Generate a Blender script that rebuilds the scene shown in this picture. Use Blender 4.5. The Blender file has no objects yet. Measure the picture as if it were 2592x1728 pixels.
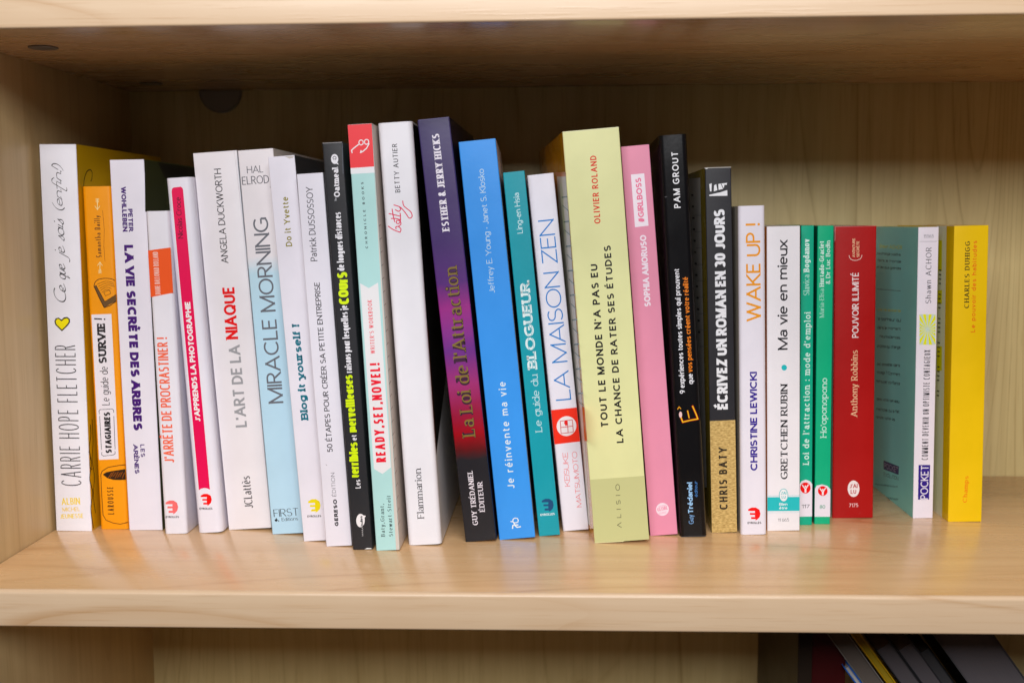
import bpy, bmesh, math, random, unicodedata
from mathutils import Vector, Matrix, Euler
from mathutils.geometry import tessellate_polygon
random.seed(7)
scene = bpy.context.scene
COL = scene.collection

# ------------------------------------------------------------------ camera, world, light, exposure
LENS=39.1543; CAM_POS=(0.30224,-0.53204,0.18195); CAM_PITCH=0.107223; CAM_YAW=0.041264; CAM_ROLL=-0.006659
DEPTH=0.2584; OPEN_H=0.2746; BOARD=0.0188
cam_d = bpy.data.cameras.new('camera'); cam = bpy.data.objects.new('camera', cam_d); COL.objects.link(cam)
cam_d.sensor_width = 36.0; cam_d.lens = LENS; cam_d.clip_start = 0.01; cam_d.clip_end = 50
def _cam_matrix():
    p, y, r = CAM_PITCH, CAM_YAW, CAM_ROLL
    f = Vector((-math.sin(y) * math.cos(p), math.cos(y) * math.cos(p), -math.sin(p)))
    rt = Vector((math.cos(y), math.sin(y), 0)); up = rt.cross(f)
    r2 = rt * math.cos(r) + up * math.sin(r); u2 = up * math.cos(r) - rt * math.sin(r)
    m = Matrix((( r2.x, u2.x, -f.x, CAM_POS[0]), (r2.y, u2.y, -f.y, CAM_POS[1]), (r2.z, u2.z, -f.z, CAM_POS[2]), (0, 0, 0, 1)))
    return m
cam.matrix_world = _cam_matrix()
cam_d.dof.use_dof = True; cam_d.dof.focus_distance = 0.625; cam_d.dof.aperture_fstop = 8.5
scene.camera = cam

world = bpy.data.worlds.new("World"); scene.world = world; world.use_nodes = True
bg = world.node_tree.nodes['Background']; bg.inputs[0].default_value = (0.98, 0.95, 1.0, 1); bg.inputs[1].default_value = 0.016

def area(name, loc, target, sx, sy, power, col):
    d = bpy.data.lights.new(name, 'AREA'); d.shape = 'RECTANGLE'; d.size = sx; d.size_y = sy; d.energy = power; d.color = col
    o = bpy.data.objects.new(name, d); COL.objects.link(o); o.location = loc
    o.rotation_euler = (Vector(target) - Vector(loc)).to_track_quat('-Z', 'Y').to_euler()
    return o
area('room_light', (0.28, -1.20, 0.675), (0.32, 0.1, 0.12), 1.0, 0.32, 18.6, (0.985, 0.985, 1.0))
area('ceiling_lamp', (0.50, -0.60, 1.25), (0.44, -0.05, 0.1), 0.6, 0.30, 7.4, (1.0, 0.97, 0.95))

scene.view_settings.view_transform = 'Standard'; scene.view_settings.look = 'None'
scene.view_settings.gamma = 1; scene.view_settings.exposure = 0.0
scene.cycles.max_bounces = 10; scene.cycles.diffuse_bounces = 6

# ------------------------------------------------------------------ materials
def lin(c):
    c = c / 255.0
    return c / 12.92 if c <= 0.04045 else ((c + 0.055) / 1.055) ** 2.4
def rgb(c, k=1.08, sat=1.10):
    l = [lin(v) * k for v in c]; g = .3 * l[0] + .59 * l[1] + .11 * l[2]
    if max(c) - min(c) > 60: l = [g + (v - g) * sat for v in l]
    return tuple(max(.0015, min(0.86, v)) for v in l) + (1.0,)
MATS = {}
def new_mat(name):
    m = bpy.data.materials.new(name); m.use_nodes = True
    nt = m.node_tree; return m, nt, nt.nodes['Principled BSDF']
def N(nt, t, **kw):
    n = nt.nodes.new(t)
    for k, v in kw.items(): setattr(n, k, v)
    return n
def ink(col, rough=0.42):
    """printed ink"""
    key = ('ink', col, rough)
    if key in MATS: return MATS[key]
    m, nt, b = new_mat('ink_%02x%02x%02x' % tuple(col))
    b.inputs['Base Color'].default_value = rgb(col); b.inputs['Roughness'].default_value = rough
    b.inputs['Specular IOR Level'].default_value = 0.3
    MATS[key] = m; return m
def card(name, col, rough=0.36, ramp=None, height=None, wear=0.5):
    """laminated paperback card: slight tone mottling, handling scuffs along the edges, fine relief; ramp = colour bands up the spine"""
    key = ('card', name, tuple(col), rough)
    if key in MATS: return MATS[key]
    m, nt, b = new_mat(name)
    L = nt.links
    tc = N(nt, 'ShaderNodeTexCoord')
    n1 = N(nt, 'ShaderNodeTexNoise'); n1.inputs['Scale'].default_value = 38; n1.inputs['Detail'].default_value = 5
    L.new(tc.outputs['Object'], n1.inputs['Vector'])
    n2 = N(nt, 'ShaderNodeTexNoise'); n2.inputs['Scale'].default_value = 420; n2.inputs['Detail'].default_value = 4
    L.new(tc.outputs['Object'], n2.inputs['Vector'])
    base = None
    if ramp:
        sx = N(nt, 'ShaderNodeSeparateXYZ'); L.new(tc.outputs['Object'], sx.inputs[0])
        wob = N(nt, 'ShaderNodeTexNoise'); wob.inputs['Scale'].default_value = 120
        L.new(tc.outputs['Object'], wob.inputs['Vector'])
        mm = N(nt, 'ShaderNodeMath', operation='MULTIPLY_ADD'); L.new(wob.outputs['Fac'], mm.inputs[0]); mm.inputs[1].default_value = 0.02 * (0.25 if len(ramp) < 5 else 1); mm.inputs[2].default_value = -0.01 * (0.25 if len(ramp) < 5 else 1)
        dv = N(nt, 'ShaderNodeMath', operation='DIVIDE'); L.new(sx.outputs['Z'], dv.inputs[0]); dv.inputs[1].default_value = height
        ad = N(nt, 'ShaderNodeMath', operation='ADD'); L.new(dv.outputs[0], ad.inputs[0]); L.new(mm.outputs[0], ad.inputs[1])
        cr = N(nt, 'ShaderNodeValToRGB'); L.new(ad.outputs[0], cr.inputs[0])
        e = cr.color_ramp.elements
        while len(e) > 1: e.remove(e[0])
        e[0].position = ramp[0][0]; e[0].color = rgb(ramp[0][1])
        for p_, c_ in ramp[1:]:
            q = e.new(p_); q.color = rgb(c_)
        base = cr.outputs[0]
    mix = N(nt, 'ShaderNodeMix', data_type='RGBA', blend_type='MULTIPLY'); mix.inputs[0].default_value = 1
    if base: L.new(base, mix.inputs[6])
    else: mix.inputs[6].default_value = rgb(col)
    r1 = N(nt, 'ShaderNodeMapRange'); L.new(n1.outputs['Fac'], r1.inputs[0]); r1.inputs[1].default_value = .3; r1.inputs[2].default_value = .7; r1.inputs[3].default_value = .955; r1.inputs[4].default_value = 1.03
    L.new(r1.outputs[0], mix.inputs[7])
    # scuffs: small pale rub marks where a fine noise peaks
    sc = N(nt, 'ShaderNodeTexNoise'); sc.inputs['Scale'].default_value = 95; sc.inputs['Detail'].default_value = 8; sc.inputs['Roughness'].default_value = .75
    L.new(tc.outputs['Object'], sc.inputs['Vector'])
    r2 = N(nt, 'ShaderNodeMapRange'); L.new(sc.outputs['Fac'], r2.inputs[0]); r2.inputs[1].default_value = .66; r2.inputs[2].default_value = .80; r2.inputs[3].default_value = 0; r2.inputs[4].default_value = .30 * wear
    m2 = N(nt, 'ShaderNodeMix', data_type='RGBA'); L.new(r2.outputs[0], m2.inputs[0]); L.new(mix.outputs[2], m2.inputs[6]); m2.inputs[7].default_value = (.42, .41, .40, 1)
    L.new(m2.outputs[2], b.inputs['Base Color'])
    rr = N(nt, 'ShaderNodeMapRange'); L.new(n1.outputs['Fac'], rr.inputs[0]); rr.inputs[3].default_value = rough - .08; rr.inputs[4].default_value = rough + .10
    L.new(rr.outputs[0], b.inputs['Roughness'])
    bp = N(nt, 'ShaderNodeBump'); bp.inputs['Strength'].default_value = .08; bp.inputs['Distance'].default_value = .0004
    L.new(n2.outputs['Fac'], bp.inputs['Height']); L.new(bp.outputs[0], b.inputs['Normal'])
    b.inputs['Specular IOR Level'].default_value = 0.32
    MATS[key] = m; return m
def pages(name='page_edges', col=(226, 216, 196)):
    if name in MATS: return MATS[name]
    m, nt, b = new_mat(name); L = nt.links
    tc = N(nt, 'ShaderNodeTexCoord'); mp = N(nt, 'ShaderNodeMapping'); mp.inputs['Scale'].default_value = (5200, 6, 6)
    L.new(tc.outputs['Object'], mp.inputs[0])
    n = N(nt, 'ShaderNodeTexNoise'); n.inputs['Scale'].default_value = 1; n.inputs['Detail'].default_value = 3; L.new(mp.outputs[0], n.inputs['Vector'])
    r = N(nt, 'ShaderNodeMapRange'); L.new(n.outputs['Fac'], r.inputs[0]); r.inputs[1].default_value = .3; r.inputs[2].default_value = .7; r.inputs[3].default_value = .62; r.inputs[4].default_value = 1.0
    mx = N(nt, 'ShaderNodeMix', data_type='RGBA', blend_type='MULTIPLY'); mx.inputs[0].default_value = 1; mx.inputs[6].default_value = rgb(col); L.new(r.outputs[0], mx.inputs[7])
    L.new(mx.outputs[2], b.inputs['Base Color']); b.inputs['Roughness'].default_value = .85
    bp = N(nt, 'ShaderNodeBump'); bp.inputs['Strength'].default_value = .4; bp.inputs['Distance'].default_value = .0003; L.new(n.outputs['Fac'], bp.inputs['Height']); L.new(bp.outputs[0], b.inputs['Normal'])
    MATS[name] = m; return m
def kraft():
    if 'kraft' in MATS: return MATS['kraft']
    m, nt, b = new_mat('kraft_print'); L = nt.links
    tc = N(nt, 'ShaderNodeTexCoord'); mp = N(nt, 'ShaderNodeMapping'); mp.inputs['Scale'].default_value = (500, 500, 1400); L.new(tc.outputs['Object'], mp.inputs[0])
    n = N(nt, 'ShaderNodeTexNoise'); n.inputs['Scale'].default_value = 1; n.inputs['Detail'].default_value = 4; L.new(mp.outputs[0], n.inputs['Vector'])
    cr = N(nt, 'ShaderNodeValToRGB'); L.new(n.outputs['Fac'], cr.inputs[0])
    cr.color_ramp.elements[0].position = .3; cr.color_ramp.elements[0].color = rgb((148, 118, 66)); cr.color_ramp.elements[1].position = .7; cr.color_ramp.elements[1].color = rgb((216, 186, 124))
    L.new(cr.outputs[0], b.inputs['Base Color']); b.inputs['Roughness'].default_value = .6
    MATS['kraft'] = m; return m
def wood(name, axis, base, dark, rough, seed, fig=1.0, fine=1.0, spec=.5, coat=0, lines=1.0):
    """pale maple laminate. axis = direction of the grain (0 x, 1 y, 2 z): long wandering cathedral lines + short pores"""
    m, nt, b = new_mat(name); L = nt.links
    tc = N(nt, 'ShaderNodeTexCoord')
    def stretched(s_along, s_across, off):
        mp = N(nt, 'ShaderNodeMapping'); s = [s_across] * 3; s[axis] = s_along
        mp.inputs['Scale'].default_value = s; mp.inputs['Location'].default_value = (off + seed, off * 1.7 + seed, off * .3 + seed)
        L.new(tc.outputs['Object'], mp.inputs[0]); return mp.outputs[0]
    def noise(vec, sc, det=4, dist=0):
        n = N(nt, 'ShaderNodeTexNoise'); n.inputs['Scale'].default_value = sc; n.inputs['Detail'].default_value = det; n.inputs['Distortion'].default_value = dist
        L.new(vec, n.inputs['Vector']); return n.outputs['Fac']
    def rng(fac, a, b_, c, d):
        r = N(nt, 'ShaderNodeMapRange'); L.new(fac, r.inputs[0])
        for i, v in enumerate((a, b_, c, d)): r.inputs[i + 1].default_value = v
        return r.outputs[0]
    def math_(op, a, b_):
        n = N(nt, 'ShaderNodeMath', operation=op)
        for i, v in enumerate((a, b_)):
            if isinstance(v, (int, float)): n.inputs[i].default_value = v
            else: L.new(v, n.inputs[i])
        return n.outputs[0]
    # growth-ring lines: contour lines of a smooth stretched field
    field = noise(stretched(1.1, 8.5, 3), 1.0, 1.2, .25)
    rings = math_('FRACT', math_('MULTIPLY', field, 17.0 * fig), 0)
    line = rng(rings, .0, .11, 1, 0)
    line2 = rng(rings, .86, 1.0, 0, 1)
    ln = math_('MAXIMUM', line, math_('MULTIPLY', line2, .5))
    brk = rng(noise(stretched(3, 30, 9), 1.0, 3), .38, .66, 0, 1)
    ln = math_('MULTIPLY', ln, brk)
    streak = rng(noise(stretched(3, 160, 5), 1.0, 4), .3, .7, 0, 1)
    pore = rng(noise(stretched(26, 900, 7), 1.0, 3), .56, .76, 0, 1)
    cloud = rng(noise(stretched(8, 16, 1), 1.0, 4, .8), .3, .7, 0, 1)
    fac = math_('ADD', math_('MULTIPLY', ln, .42 * lines), math_('MULTIPLY', streak, .26 * fine))
    fac = math_('ADD', fac, math_('MULTIPLY', pore, .30 * fine)); fac = math_('ADD', fac, math_('MULTIPLY', cloud, .16))
    mx = N(nt, 'ShaderNodeMix', data_type='RGBA'); L.new(fac, mx.inputs[0]); mx.inputs[6].default_value = rgb(base, 1); mx.inputs[7].default_value = rgb(dark, 1)
    L.new(mx.outputs[2], b.inputs['Base Color'])
    L.new(rng(noise(stretched(10, 60, 2), 1.0, 4), .3, .7, rough - .05, rough + .06), b.inputs['Roughness'])
    b.inputs['Specular IOR Level'].default_value = spec; b.inputs['Coat Weight'].default_value = coat; b.inputs['Coat Roughness'].default_value = .17
    bp = N(nt, 'ShaderNodeBump'); bp.inputs['Strength'].default_value = .10; bp.inputs['Distance'].default_value = .0005
    L.new(math_('ADD', pore, math_('MULTIPLY', streak, .5)), bp.inputs['Height']); L.new(bp.outputs[0], b.inputs['Normal'])
    return m
def plain(name, col, rough=.5, metal=0):
    m, nt, b = new_mat(name); b.inputs['Base Color'].default_value = rgb(col, 1); b.inputs['Roughness'].default_value = rough; b.inputs['Metallic'].default_value = metal
    return m

WOOD_SHELF = wood('maple_laminate_shelf', 0, (216, 180, 138), (176, 132, 88), .28, 2.0, fine=.9, spec=.6, coat=.42, lines=1.6)
WOOD_EDGE = wood('maple_edge_band', 0, (216, 188, 156), (180, 140, 100), .33, 5.5, fig=1.1, fine=.8, lines=1.4)
WOOD_BACK = wood('maple_back_panel', 2, (206, 190, 142), (152, 130, 84), .45, 8.2, fig=1.5, lines=1.5)
WOOD_SIDE = wood('maple_side_panel', 2, (206, 182, 140), (164, 134, 92), .38, 11.0, fig=.6)

# ------------------------------------------------------------------ mesh helpers
def obj(name, verts, faces, mats, parent=None, mat_ids=None, smooth=False):
    me = bpy.data.meshes.new(name); me.from_pydata(verts, [], faces)
    for m in (mats if isinstance(mats, (list, tuple)) else [mats]): me.materials.append(m)
    if mat_ids:
        for p, i in zip(me.polygons, mat_ids): p.material_index = i
    if smooth:
        for p in me.polygons: p.use_smooth = True
    me.update()
    o = bpy.data.objects.new(name, me); COL.objects.link(o)
    if parent: o.parent = parent
    return o
def box_bm(bm, x0, x1, y0, y1, z0, z1):
    vs = [bm.verts.new((x, y, z)) for x in (x0, x1) for y in (y0, y1) for z in (z0, z1)]
    for f in ((0, 1, 3, 2), (4, 6, 7, 5), (0, 4, 5, 1), (2, 3, 7, 6), (0, 2, 6, 4), (1, 5, 7, 3)): bm.faces.new([vs[i] for i in f])
def box(name, x0, x1, y0, y1, z0, z1, mat, parent=None, bev=0, seg=3):
    bm = bmesh.new(); box_bm(bm, x0, x1, y0, y1, z0, z1)
    if bev: bmesh.ops.bevel(bm, geom=list(bm.edges), offset=bev, segments=seg, affect='EDGES', profile=.5)
    bmesh.ops.recalc_face_normals(bm, faces=bm.faces)
    me = bpy.data.meshes.new(name); bm.to_mesh(me); bm.free(); me.materials.append(mat)
    if bev:
        for p in me.polygons: p.use_smooth = True
        me.set_sharp_from_angle(angle=math.radians(35))
    o = bpy.data.objects.new(name, me); COL.objects.link(o)
    if parent: o.parent = parent
    return o
def thing(name, label, cat, loc=(0, 0, 0), rot=(0, 0, 0), group=None):
    o = bpy.data.objects.new(name, None); o.empty_display_size = .02; COL.objects.link(o)
    o.location = loc; o.rotation_euler = rot; o['label'] = label; o['category'] = cat
    if group: o['group'] = group
    return o

# ------------------------------------------------------------------ bookcase
XL, XR, YB = 0.0, 1.0, DEPTH
Z_LOW = -0.350
bc = thing('bookcase', 'pale maple laminate bookcase holding the row of paperbacks between two shelf boards', 'bookcase', (0, 0, Z_LOW - BOARD))
def at(o): o.location = (0, 0, -(Z_LOW - BOARD)); return o
def shelf(z0, z1, x0=XL, x1=XR):
    s = at(box('shelf', x0 + .0003, x1 - .0003, 0.0012, YB - .0003, z0, z1, WOOD_SHELF, bc, .0006, 2))
    # rounded front edge band: profile swept along the board
    n = 6; r = .0022; t = .0012; y0 = -.0008; prof = [(y0 + .0019, z1 + .00004)]
    for i in range(n + 1):
        a = math.pi / 2 * i / n; prof.append((y0 + r - r * math.sin(a), z1 + .00004 - r + r * math.cos(a)))
    for i in range(n + 1):
        a = math.pi / 2 * i / n; prof.append((y0 + .001 - .001 * math.cos(a), z0 - .00004 + .001 - .001 * math.sin(a)))
    prof.append((y0 + .0019, z0 - .00004))
    vs = [(x, y, z) for x in (x0 + .0003, x1 - .0003) for y, z in prof]; k = len(prof)
    fs = [(i, (i + 1) % k, k + (i + 1) % k, k + i) for i in range(k)] + [tuple(range(k))[::-1], tuple(range(k, 2 * k))]
    at(obj('edge_band', vs, fs, WOOD_EDGE, bc, smooth=True)).data.set_sharp_from_angle(angle=math.radians(50))
    return s
s_up = shelf(OPEN_H, OPEN_H + BOARD)
s_mid = shelf(-BOARD, 0)
s_low = shelf(Z_LOW - BOARD, Z_LOW)
at(box('side_panel', XL - BOARD, XL, -.0006, YB + .004, Z_LOW - BOARD, OPEN_H + .30, WOOD_SIDE, bc, .0008, 2))
at(box('side_panel', XR, XR + BOARD, -.0006, YB + .004, Z_LOW - BOARD, OPEN_H + .30, WOOD_SIDE, bc, .0008, 2))
at(box('back_panel', XL, XR, YB, YB + .004, Z_LOW - BOARD, OPEN_H + .30, WOOD_BACK, bc))
CAP = plain('cam_cap_plastic', (96, 84, 72), .4)
GREY = plain('grey_plastic', (128, 120, 112), .3)
def disc(name, c, r, h, mat, half=False, axis='z'):
    n = 28; vs = []; 
    rng_ = [math.pi + math.pi * i / n for i in range(n + 1)] if half else [2 * math.pi * i / n for i in range(n)]
    def P(a, rr, d): return (c[0] + rr * math.cos(a), c[1] + rr * math.sin(a), c[2] - d) if axis == 'z' else (c[0] + rr * math.cos(a), c[1] - d, c[2] + rr * math.sin(a))
    vs = [P(a, r, 0) for a in rng_] + [P(a, r, h * .7) for a in rng_] + [P(a, r * .93, h) for a in rng_]
    k = len(rng_); fs = [tuple(range(2 * k, 3 * k))]
    for j in (0, 1):
        for i in range(k - (0 if not half else 0)):
            i2 = (i + 1) % k
            fs.append((j * k + i, j * k + i2, (j + 1) * k + i2, (j + 1) * k + i))
    o = at(obj(name, vs, fs, mat, bc)); bm = bmesh.new(); bm.from_mesh(o.data); bmesh.ops.recalc_face_normals(bm, faces=bm.faces); bm.to_mesh(o.data); bm.free(); return o
disc('cam_cap', (.0323, .0561, OPEN_H), .0075, .0008, CAP)
disc('cam_cap', (.0332, .2100, OPEN_H), .0075, .0008, CAP)
hb = disc('back_bracket', (.0655, YB, OPEN_H - .0003), .0150, .0035, GREY, half=True, axis='y')

# ------------------------------------------------------------------ stroke lettering: skeleton glyphs inked with a pen of given width and contrast
GL = {
'A': (.78, "0 0 .39 1|.39 1 .78 0|.15 .32 .63 .32"), '^': (.7, "0 0 .35 1|.35 1 .7 0"),
'B': (.54, "0 0 0 1|0 1 .26 1 A .26 .76 .24 .24 90 -90 0 .52|0 .52 .28 .52 A .28 .26 .26 .26 90 -90 0 0"),
'C': (.72, "A .42 .5 .42 .5 48 312"), 'D': (.66, "0 0 0 1|0 1 .2 1 A .2 .5 .46 .5 90 -90 0 0"),
'E': (.48, "0 0 0 1|0 1 .48 1|0 .52 .42 .52|0 0 .48 0"), 'F': (.46, "0 0 0 1|0 1 .46 1|0 .5 .4 .5"),
'G': (.76, "A .42 .5 .42 .5 48 318|.74 .06 .74 .47|.74 .47 .46 .47"), 'H': (.66, "0 0 0 1|.66 0 .66 1|0 .52 .66 .52"),
'I': (0, "0 0 0 1"), 'J': (.38, ".38 1 .38 .26 A .19 .26 .19 .26 0 -150"), 'K': (.6, "0 0 0 1|.56 1 0 .4|.17 .55 .6 0"),
'L': (.46, "0 0 0 1|0 0 .46 0"), 'M': (.84, "0 0 0 1|0 1 .42 0|.42 0 .84 1|.84 1 .84 0"), 'N': (.68, "0 0 0 1|0 1 .68 0|.68 0 .68 1"),
'O': (.84, "A .42 .5 .42 .5 0 360"), 'P': (.52, "0 0 0 1|0 1 .26 1 A .26 .73 .26 .27 90 -90 0 .46"),
'Q': (.84, "A .42 .5 .42 .5 0 360|.5 .26 .84 -.06"), 'R': (.56, "0 0 0 1|0 1 .26 1 A .26 .74 .26 .26 90 -90 0 .48|.24 .48 .56 0"),
'S': (.54, "A .27 .75 .24 .25 35 270 A .27 .25 .27 .25 90 -148"), 'T': (.6, "0 1 .6 1|.3 0 .3 1"),
'U': (.64, "0 1 0 .32 A .32 .32 .32 .32 180 360 .64 1"), 'V': (.74, "0 1 .37 0|.37 0 .74 1"), 'W': (1.08, "0 1 .27 0|.27 0 .54 1|.54 1 .81 0|.81 0 1.08 1"),
'X': (.66, "0 0 .66 1|0 1 .66 0"), 'Y': (.68, "0 1 .34 .45|.68 1 .34 .45|.34 .5 .34 0"), 'Z': (.6, "0 1 .6 1|.6 1 0 0|0 0 .6 0"),
'0': (.56, "A .28 .5 .28 .5 0 360"), '1': (.24, "0 .78 .24 1|.24 1 .24 0"), '3': (.5, "A .25 .75 .23 .25 150 -90|A .25 .26 .25 .26 90 -150"),
'5': (.5, ".46 1 .08 1|.08 1 .05 .54|A .25 .32 .25 .32 130 -150"), '6': (.54, "A .27 .3 .27 .3 0 360|A .4 .3 .4 .7 180 95"),
'7': (.48, "0 1 .48 1|.48 1 .16 0"), '8': (.52, "A .26 .75 .22 .25 0 360|A .26 .26 .26 .26 0 360"), '9': (.54, "A .27 .7 .27 .3 0 360|A .14 .7 .4 .7 0 -85"),
'a': (.44, ".44 0 .44 .44 A .24 .46 .2 .24 0 150|A .21 .205 .21 .205 0 360"), 'b': (.5, "0 1.05 0 0|A .25 .35 .25 .35 0 360"),
'c': (.44, "A .25 .35 .25 .35 48 312"), 'd': (.5, ".5 1.05 .5 0|A .25 .35 .25 .35 0 360"), 'e': (.5, "0 .37 .5 .37|A .25 .35 .25 .35 0 312"),
'f': (.3, ".11 0 .11 .82 A .3 .82 .19 .23 180 85|0 .7 .28 .7"), 'g': (.5, "A .25 .35 .25 .35 0 360|.5 .7 .5 -.05 A .26 -.05 .24 .23 0 -150"),
'h': (.46, "0 1.05 0 0|0 .42 A .23 .44 .23 .26 180 0 .46 0"), 'i': (0, "0 .7 0 0|D 0 .95"), 'j': (.1, ".1 .7 .1 -.1 A -.05 -.1 .15 .18 0 -90|D .1 .95"),
'k': (.42, "0 1.05 0 0|.4 .7 0 .28|.13 .4 .42 0"), 'l': (0, "0 1.05 0 0"), 'm': (.78, "0 .7 0 0|0 .46 A .195 .46 .195 .24 180 0 .39 0|.39 .46 A .585 .46 .195 .24 180 0 .78 0"),
'n': (.46, "0 .7 0 0|0 .42 A .23 .44 .23 .26 180 0 .46 0"), 'o': (.52, "A .26 .35 .26 .35 0 360"), 'p': (.5, "0 .7 0 -.28|A .25 .35 .25 .35 0 360"),
'q': (.5, ".5 .7 .5 -.28|A .25 .35 .25 .35 0 360"), 'r': (.28, "0 .7 0 0|0 .4 A .24 .42 .24 .28 175 70"),
's': (.4, "A .2 .525 .18 .175 35 270 A .2 .175 .2 .175 90 -148"), 't': (.28, ".11 .95 .11 .2 A .29 .2 .18 .2 180 275|0 .7 .28 .7"),
'u': (.46, "0 .7 0 .26 A .23 .26 .23 .26 180 360|.46 .7 .46 0"), 'v': (.46, "0 .7 .23 0|.23 0 .46 .7"), 'w': (.72, "0 .7 .18 0|.18 0 .36 .7|.36 .7 .54 0|.54 0 .72 .7"),
'x': (.44, "0 0 .44 .7|0 .7 .44 0"), 'y': (.48, "0 .7 .25 0|.48 .7 .13 -.28"), 'z': (.4, "0 .7 .4 .7|.4 .7 0 0|0 0 .4 0"),
"'": (0, "0 1.02 0 .74"), '!': (0, "0 1 0 .3|D 0 .04"), ',': (.06, ".08 .14 0 -.2"), '.': (0, "D 0 .04"), ':': (0, "D 0 .06|D 0 .6"), '?': (.42, "A .21 .76 .21 .24 160 -70 .21 .3|D .21 .04"),
'-': (.26, "0 .36 .26 .36"), '(': (.18, "A .5 .4 .5 .7 130 230"), ')': (.18, "A -.32 .4 .5 .7 50 -50"), '#': (.6, ".14 0 .26 1|.36 0 .48 1|0 .34 .56 .34|.05 .67 .6 .67"),
'&': (.6, "A .27 .8 .16 .2 -50 230|.15 .68 .6 0|A .26 .25 .25 .26 110 370|.36 .65 .14 .46"), '\u2022': (.1, "D .05 .38|D .05 .34|D .02 .36|D .08 .36"),
}
SCRIPT = {  # joined hand
'C': (.62, "A .42 .5 .42 .5 55 310 .9 .18"), 'a': (.4, "A .2 .25 .2 .25 10 360 .4 .5|.4 .5 .38 .1 .52 .08"), 'e': (.34, "0 .22 .3 .32 A .18 .34 .14 .16 0 180 A .2 .2 .18 .2 170 300 .5 .15"),
'j': (.16, ".14 .5 .04 -.3 A -.12 -.3 .14 .12 0 -150|D .2 .8"), 'g': (.4, "A .2 .25 .2 .25 10 360|.4 .5 .32 -.3"), 'f': (.26, ".46 .86 A .32 .8 .12 .2 60 180 .1 -.4 A .2 -.4 .1 .1 180 330|0 .48 .36 .52"),
'i': (.18, ".1 .5 .06 .08 .26 .12|D .2 .78"), 'n': (.4, ".06 .5 0 0|.01 .2 A .2 .32 .17 .18 180 20 .36 .06 .5 .12"), 'q': (.38, "A .19 .25 .19 .25 10 360|.4 .5 .3 -.4 .46 -.2"),
'u': (.4, ".04 .5 0 .15 A .17 .16 .17 .16 180 320 .4 .5|.4 .5 .36 .06 .5 .12"), 's': (.26, "0 .02 .2 .52|.19 .5 A .12 .17 .13 .17 50 -140"),
'(': (.2, "A .55 .4 .55 .75 125 235"), ')': (.2, "A -.35 .4 .5 .72 50 -55"), '!': (.16, ".14 1.0 .08 .32|D .06 .04"),
}
MARKS = {'\u0301': (0, 1), '\u0300': (1, 0), '\u0302': (2, 0), '\u0308': (3, 0)}
def parse(s):
    out = []
    for part in s.split('|'):
        tk = part.split(); pts = []; i = 0; kind = 'line'
        if tk[0] == 'D':
            out.append(('D', [(float(tk[1]), float(tk[2]))])); continue
        while i < len(tk):
            if tk[i] == 'A':
                cx, cy, rx, ry, a0, a1 = map(float, tk[i + 1:i + 7]); i += 7; kind = 'curve'
                n = max(6, int(abs(a1 - a0) / 15))
                pts.append(('arc', cx, cy, rx, ry, a0, a1, n))
            else:
                pts.append((float(tk[i]), float(tk[i + 1]))); i += 2
        out.append((kind, pts))
    return out
def sample(pts, sq):
    res = []; e = 2.0 / (2.7 if sq else 2.08)
    for p in pts:
        if p[0] == 'arc':
            _, cx, cy, rx, ry, a0, a1, n = p
            for i in range(n + 1):
                a = math.radians(a0 + (a1 - a0) * i / n); c, s = math.cos(a), math.sin(a)
                res.append((cx + rx * math.copysign(abs(c) ** e, c), cy + ry * math.copysign(abs(s) ** e, s)))
        else: res.append(p)
    clean = [res[0]]
    for q in res[1:]:
        if math.hypot(q[0] - clean[-1][0], q[1] - clean[-1][1]) > 1e-4: clean.append(q)
    return clean
def pen_w(dx, dy, wv, wh, nib):
    l = math.hypot(dx, dy) or 1; nx, ny = -dy / l, dx / l
    c, s = math.cos(nib), math.sin(nib); a = nx * c + ny * s; b = -nx * s + ny * c
    return math.sqrt((wv * a) ** 2 + (wh * b) ** 2)
def ribbon(pts, wf, closed=False):
    n = len(pts); L_ = []; R_ = []
    for i, (x, y) in enumerate(pts):
        if closed: a = pts[(i - 1) % n]; b = pts[(i + 1) % n]
        else: a = pts[max(0, i - 1)]; b = pts[min(n - 1, i + 1)]
        dx, dy = b[0] - a[0], b[1] - a[1]; l = math.hypot(dx, dy) or 1; w = wf(dx, dy) / 2
        L_.append((x - dy / l * w, y + dx / l * w)); R_.append((x + dy / l * w, y - dx / l * w))
    quads = []
    for i in range(n if closed else n - 1):
        j = (i + 1) % n; quads.append([L_[i], L_[j], R_[j], R_[i]])
    return quads
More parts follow.
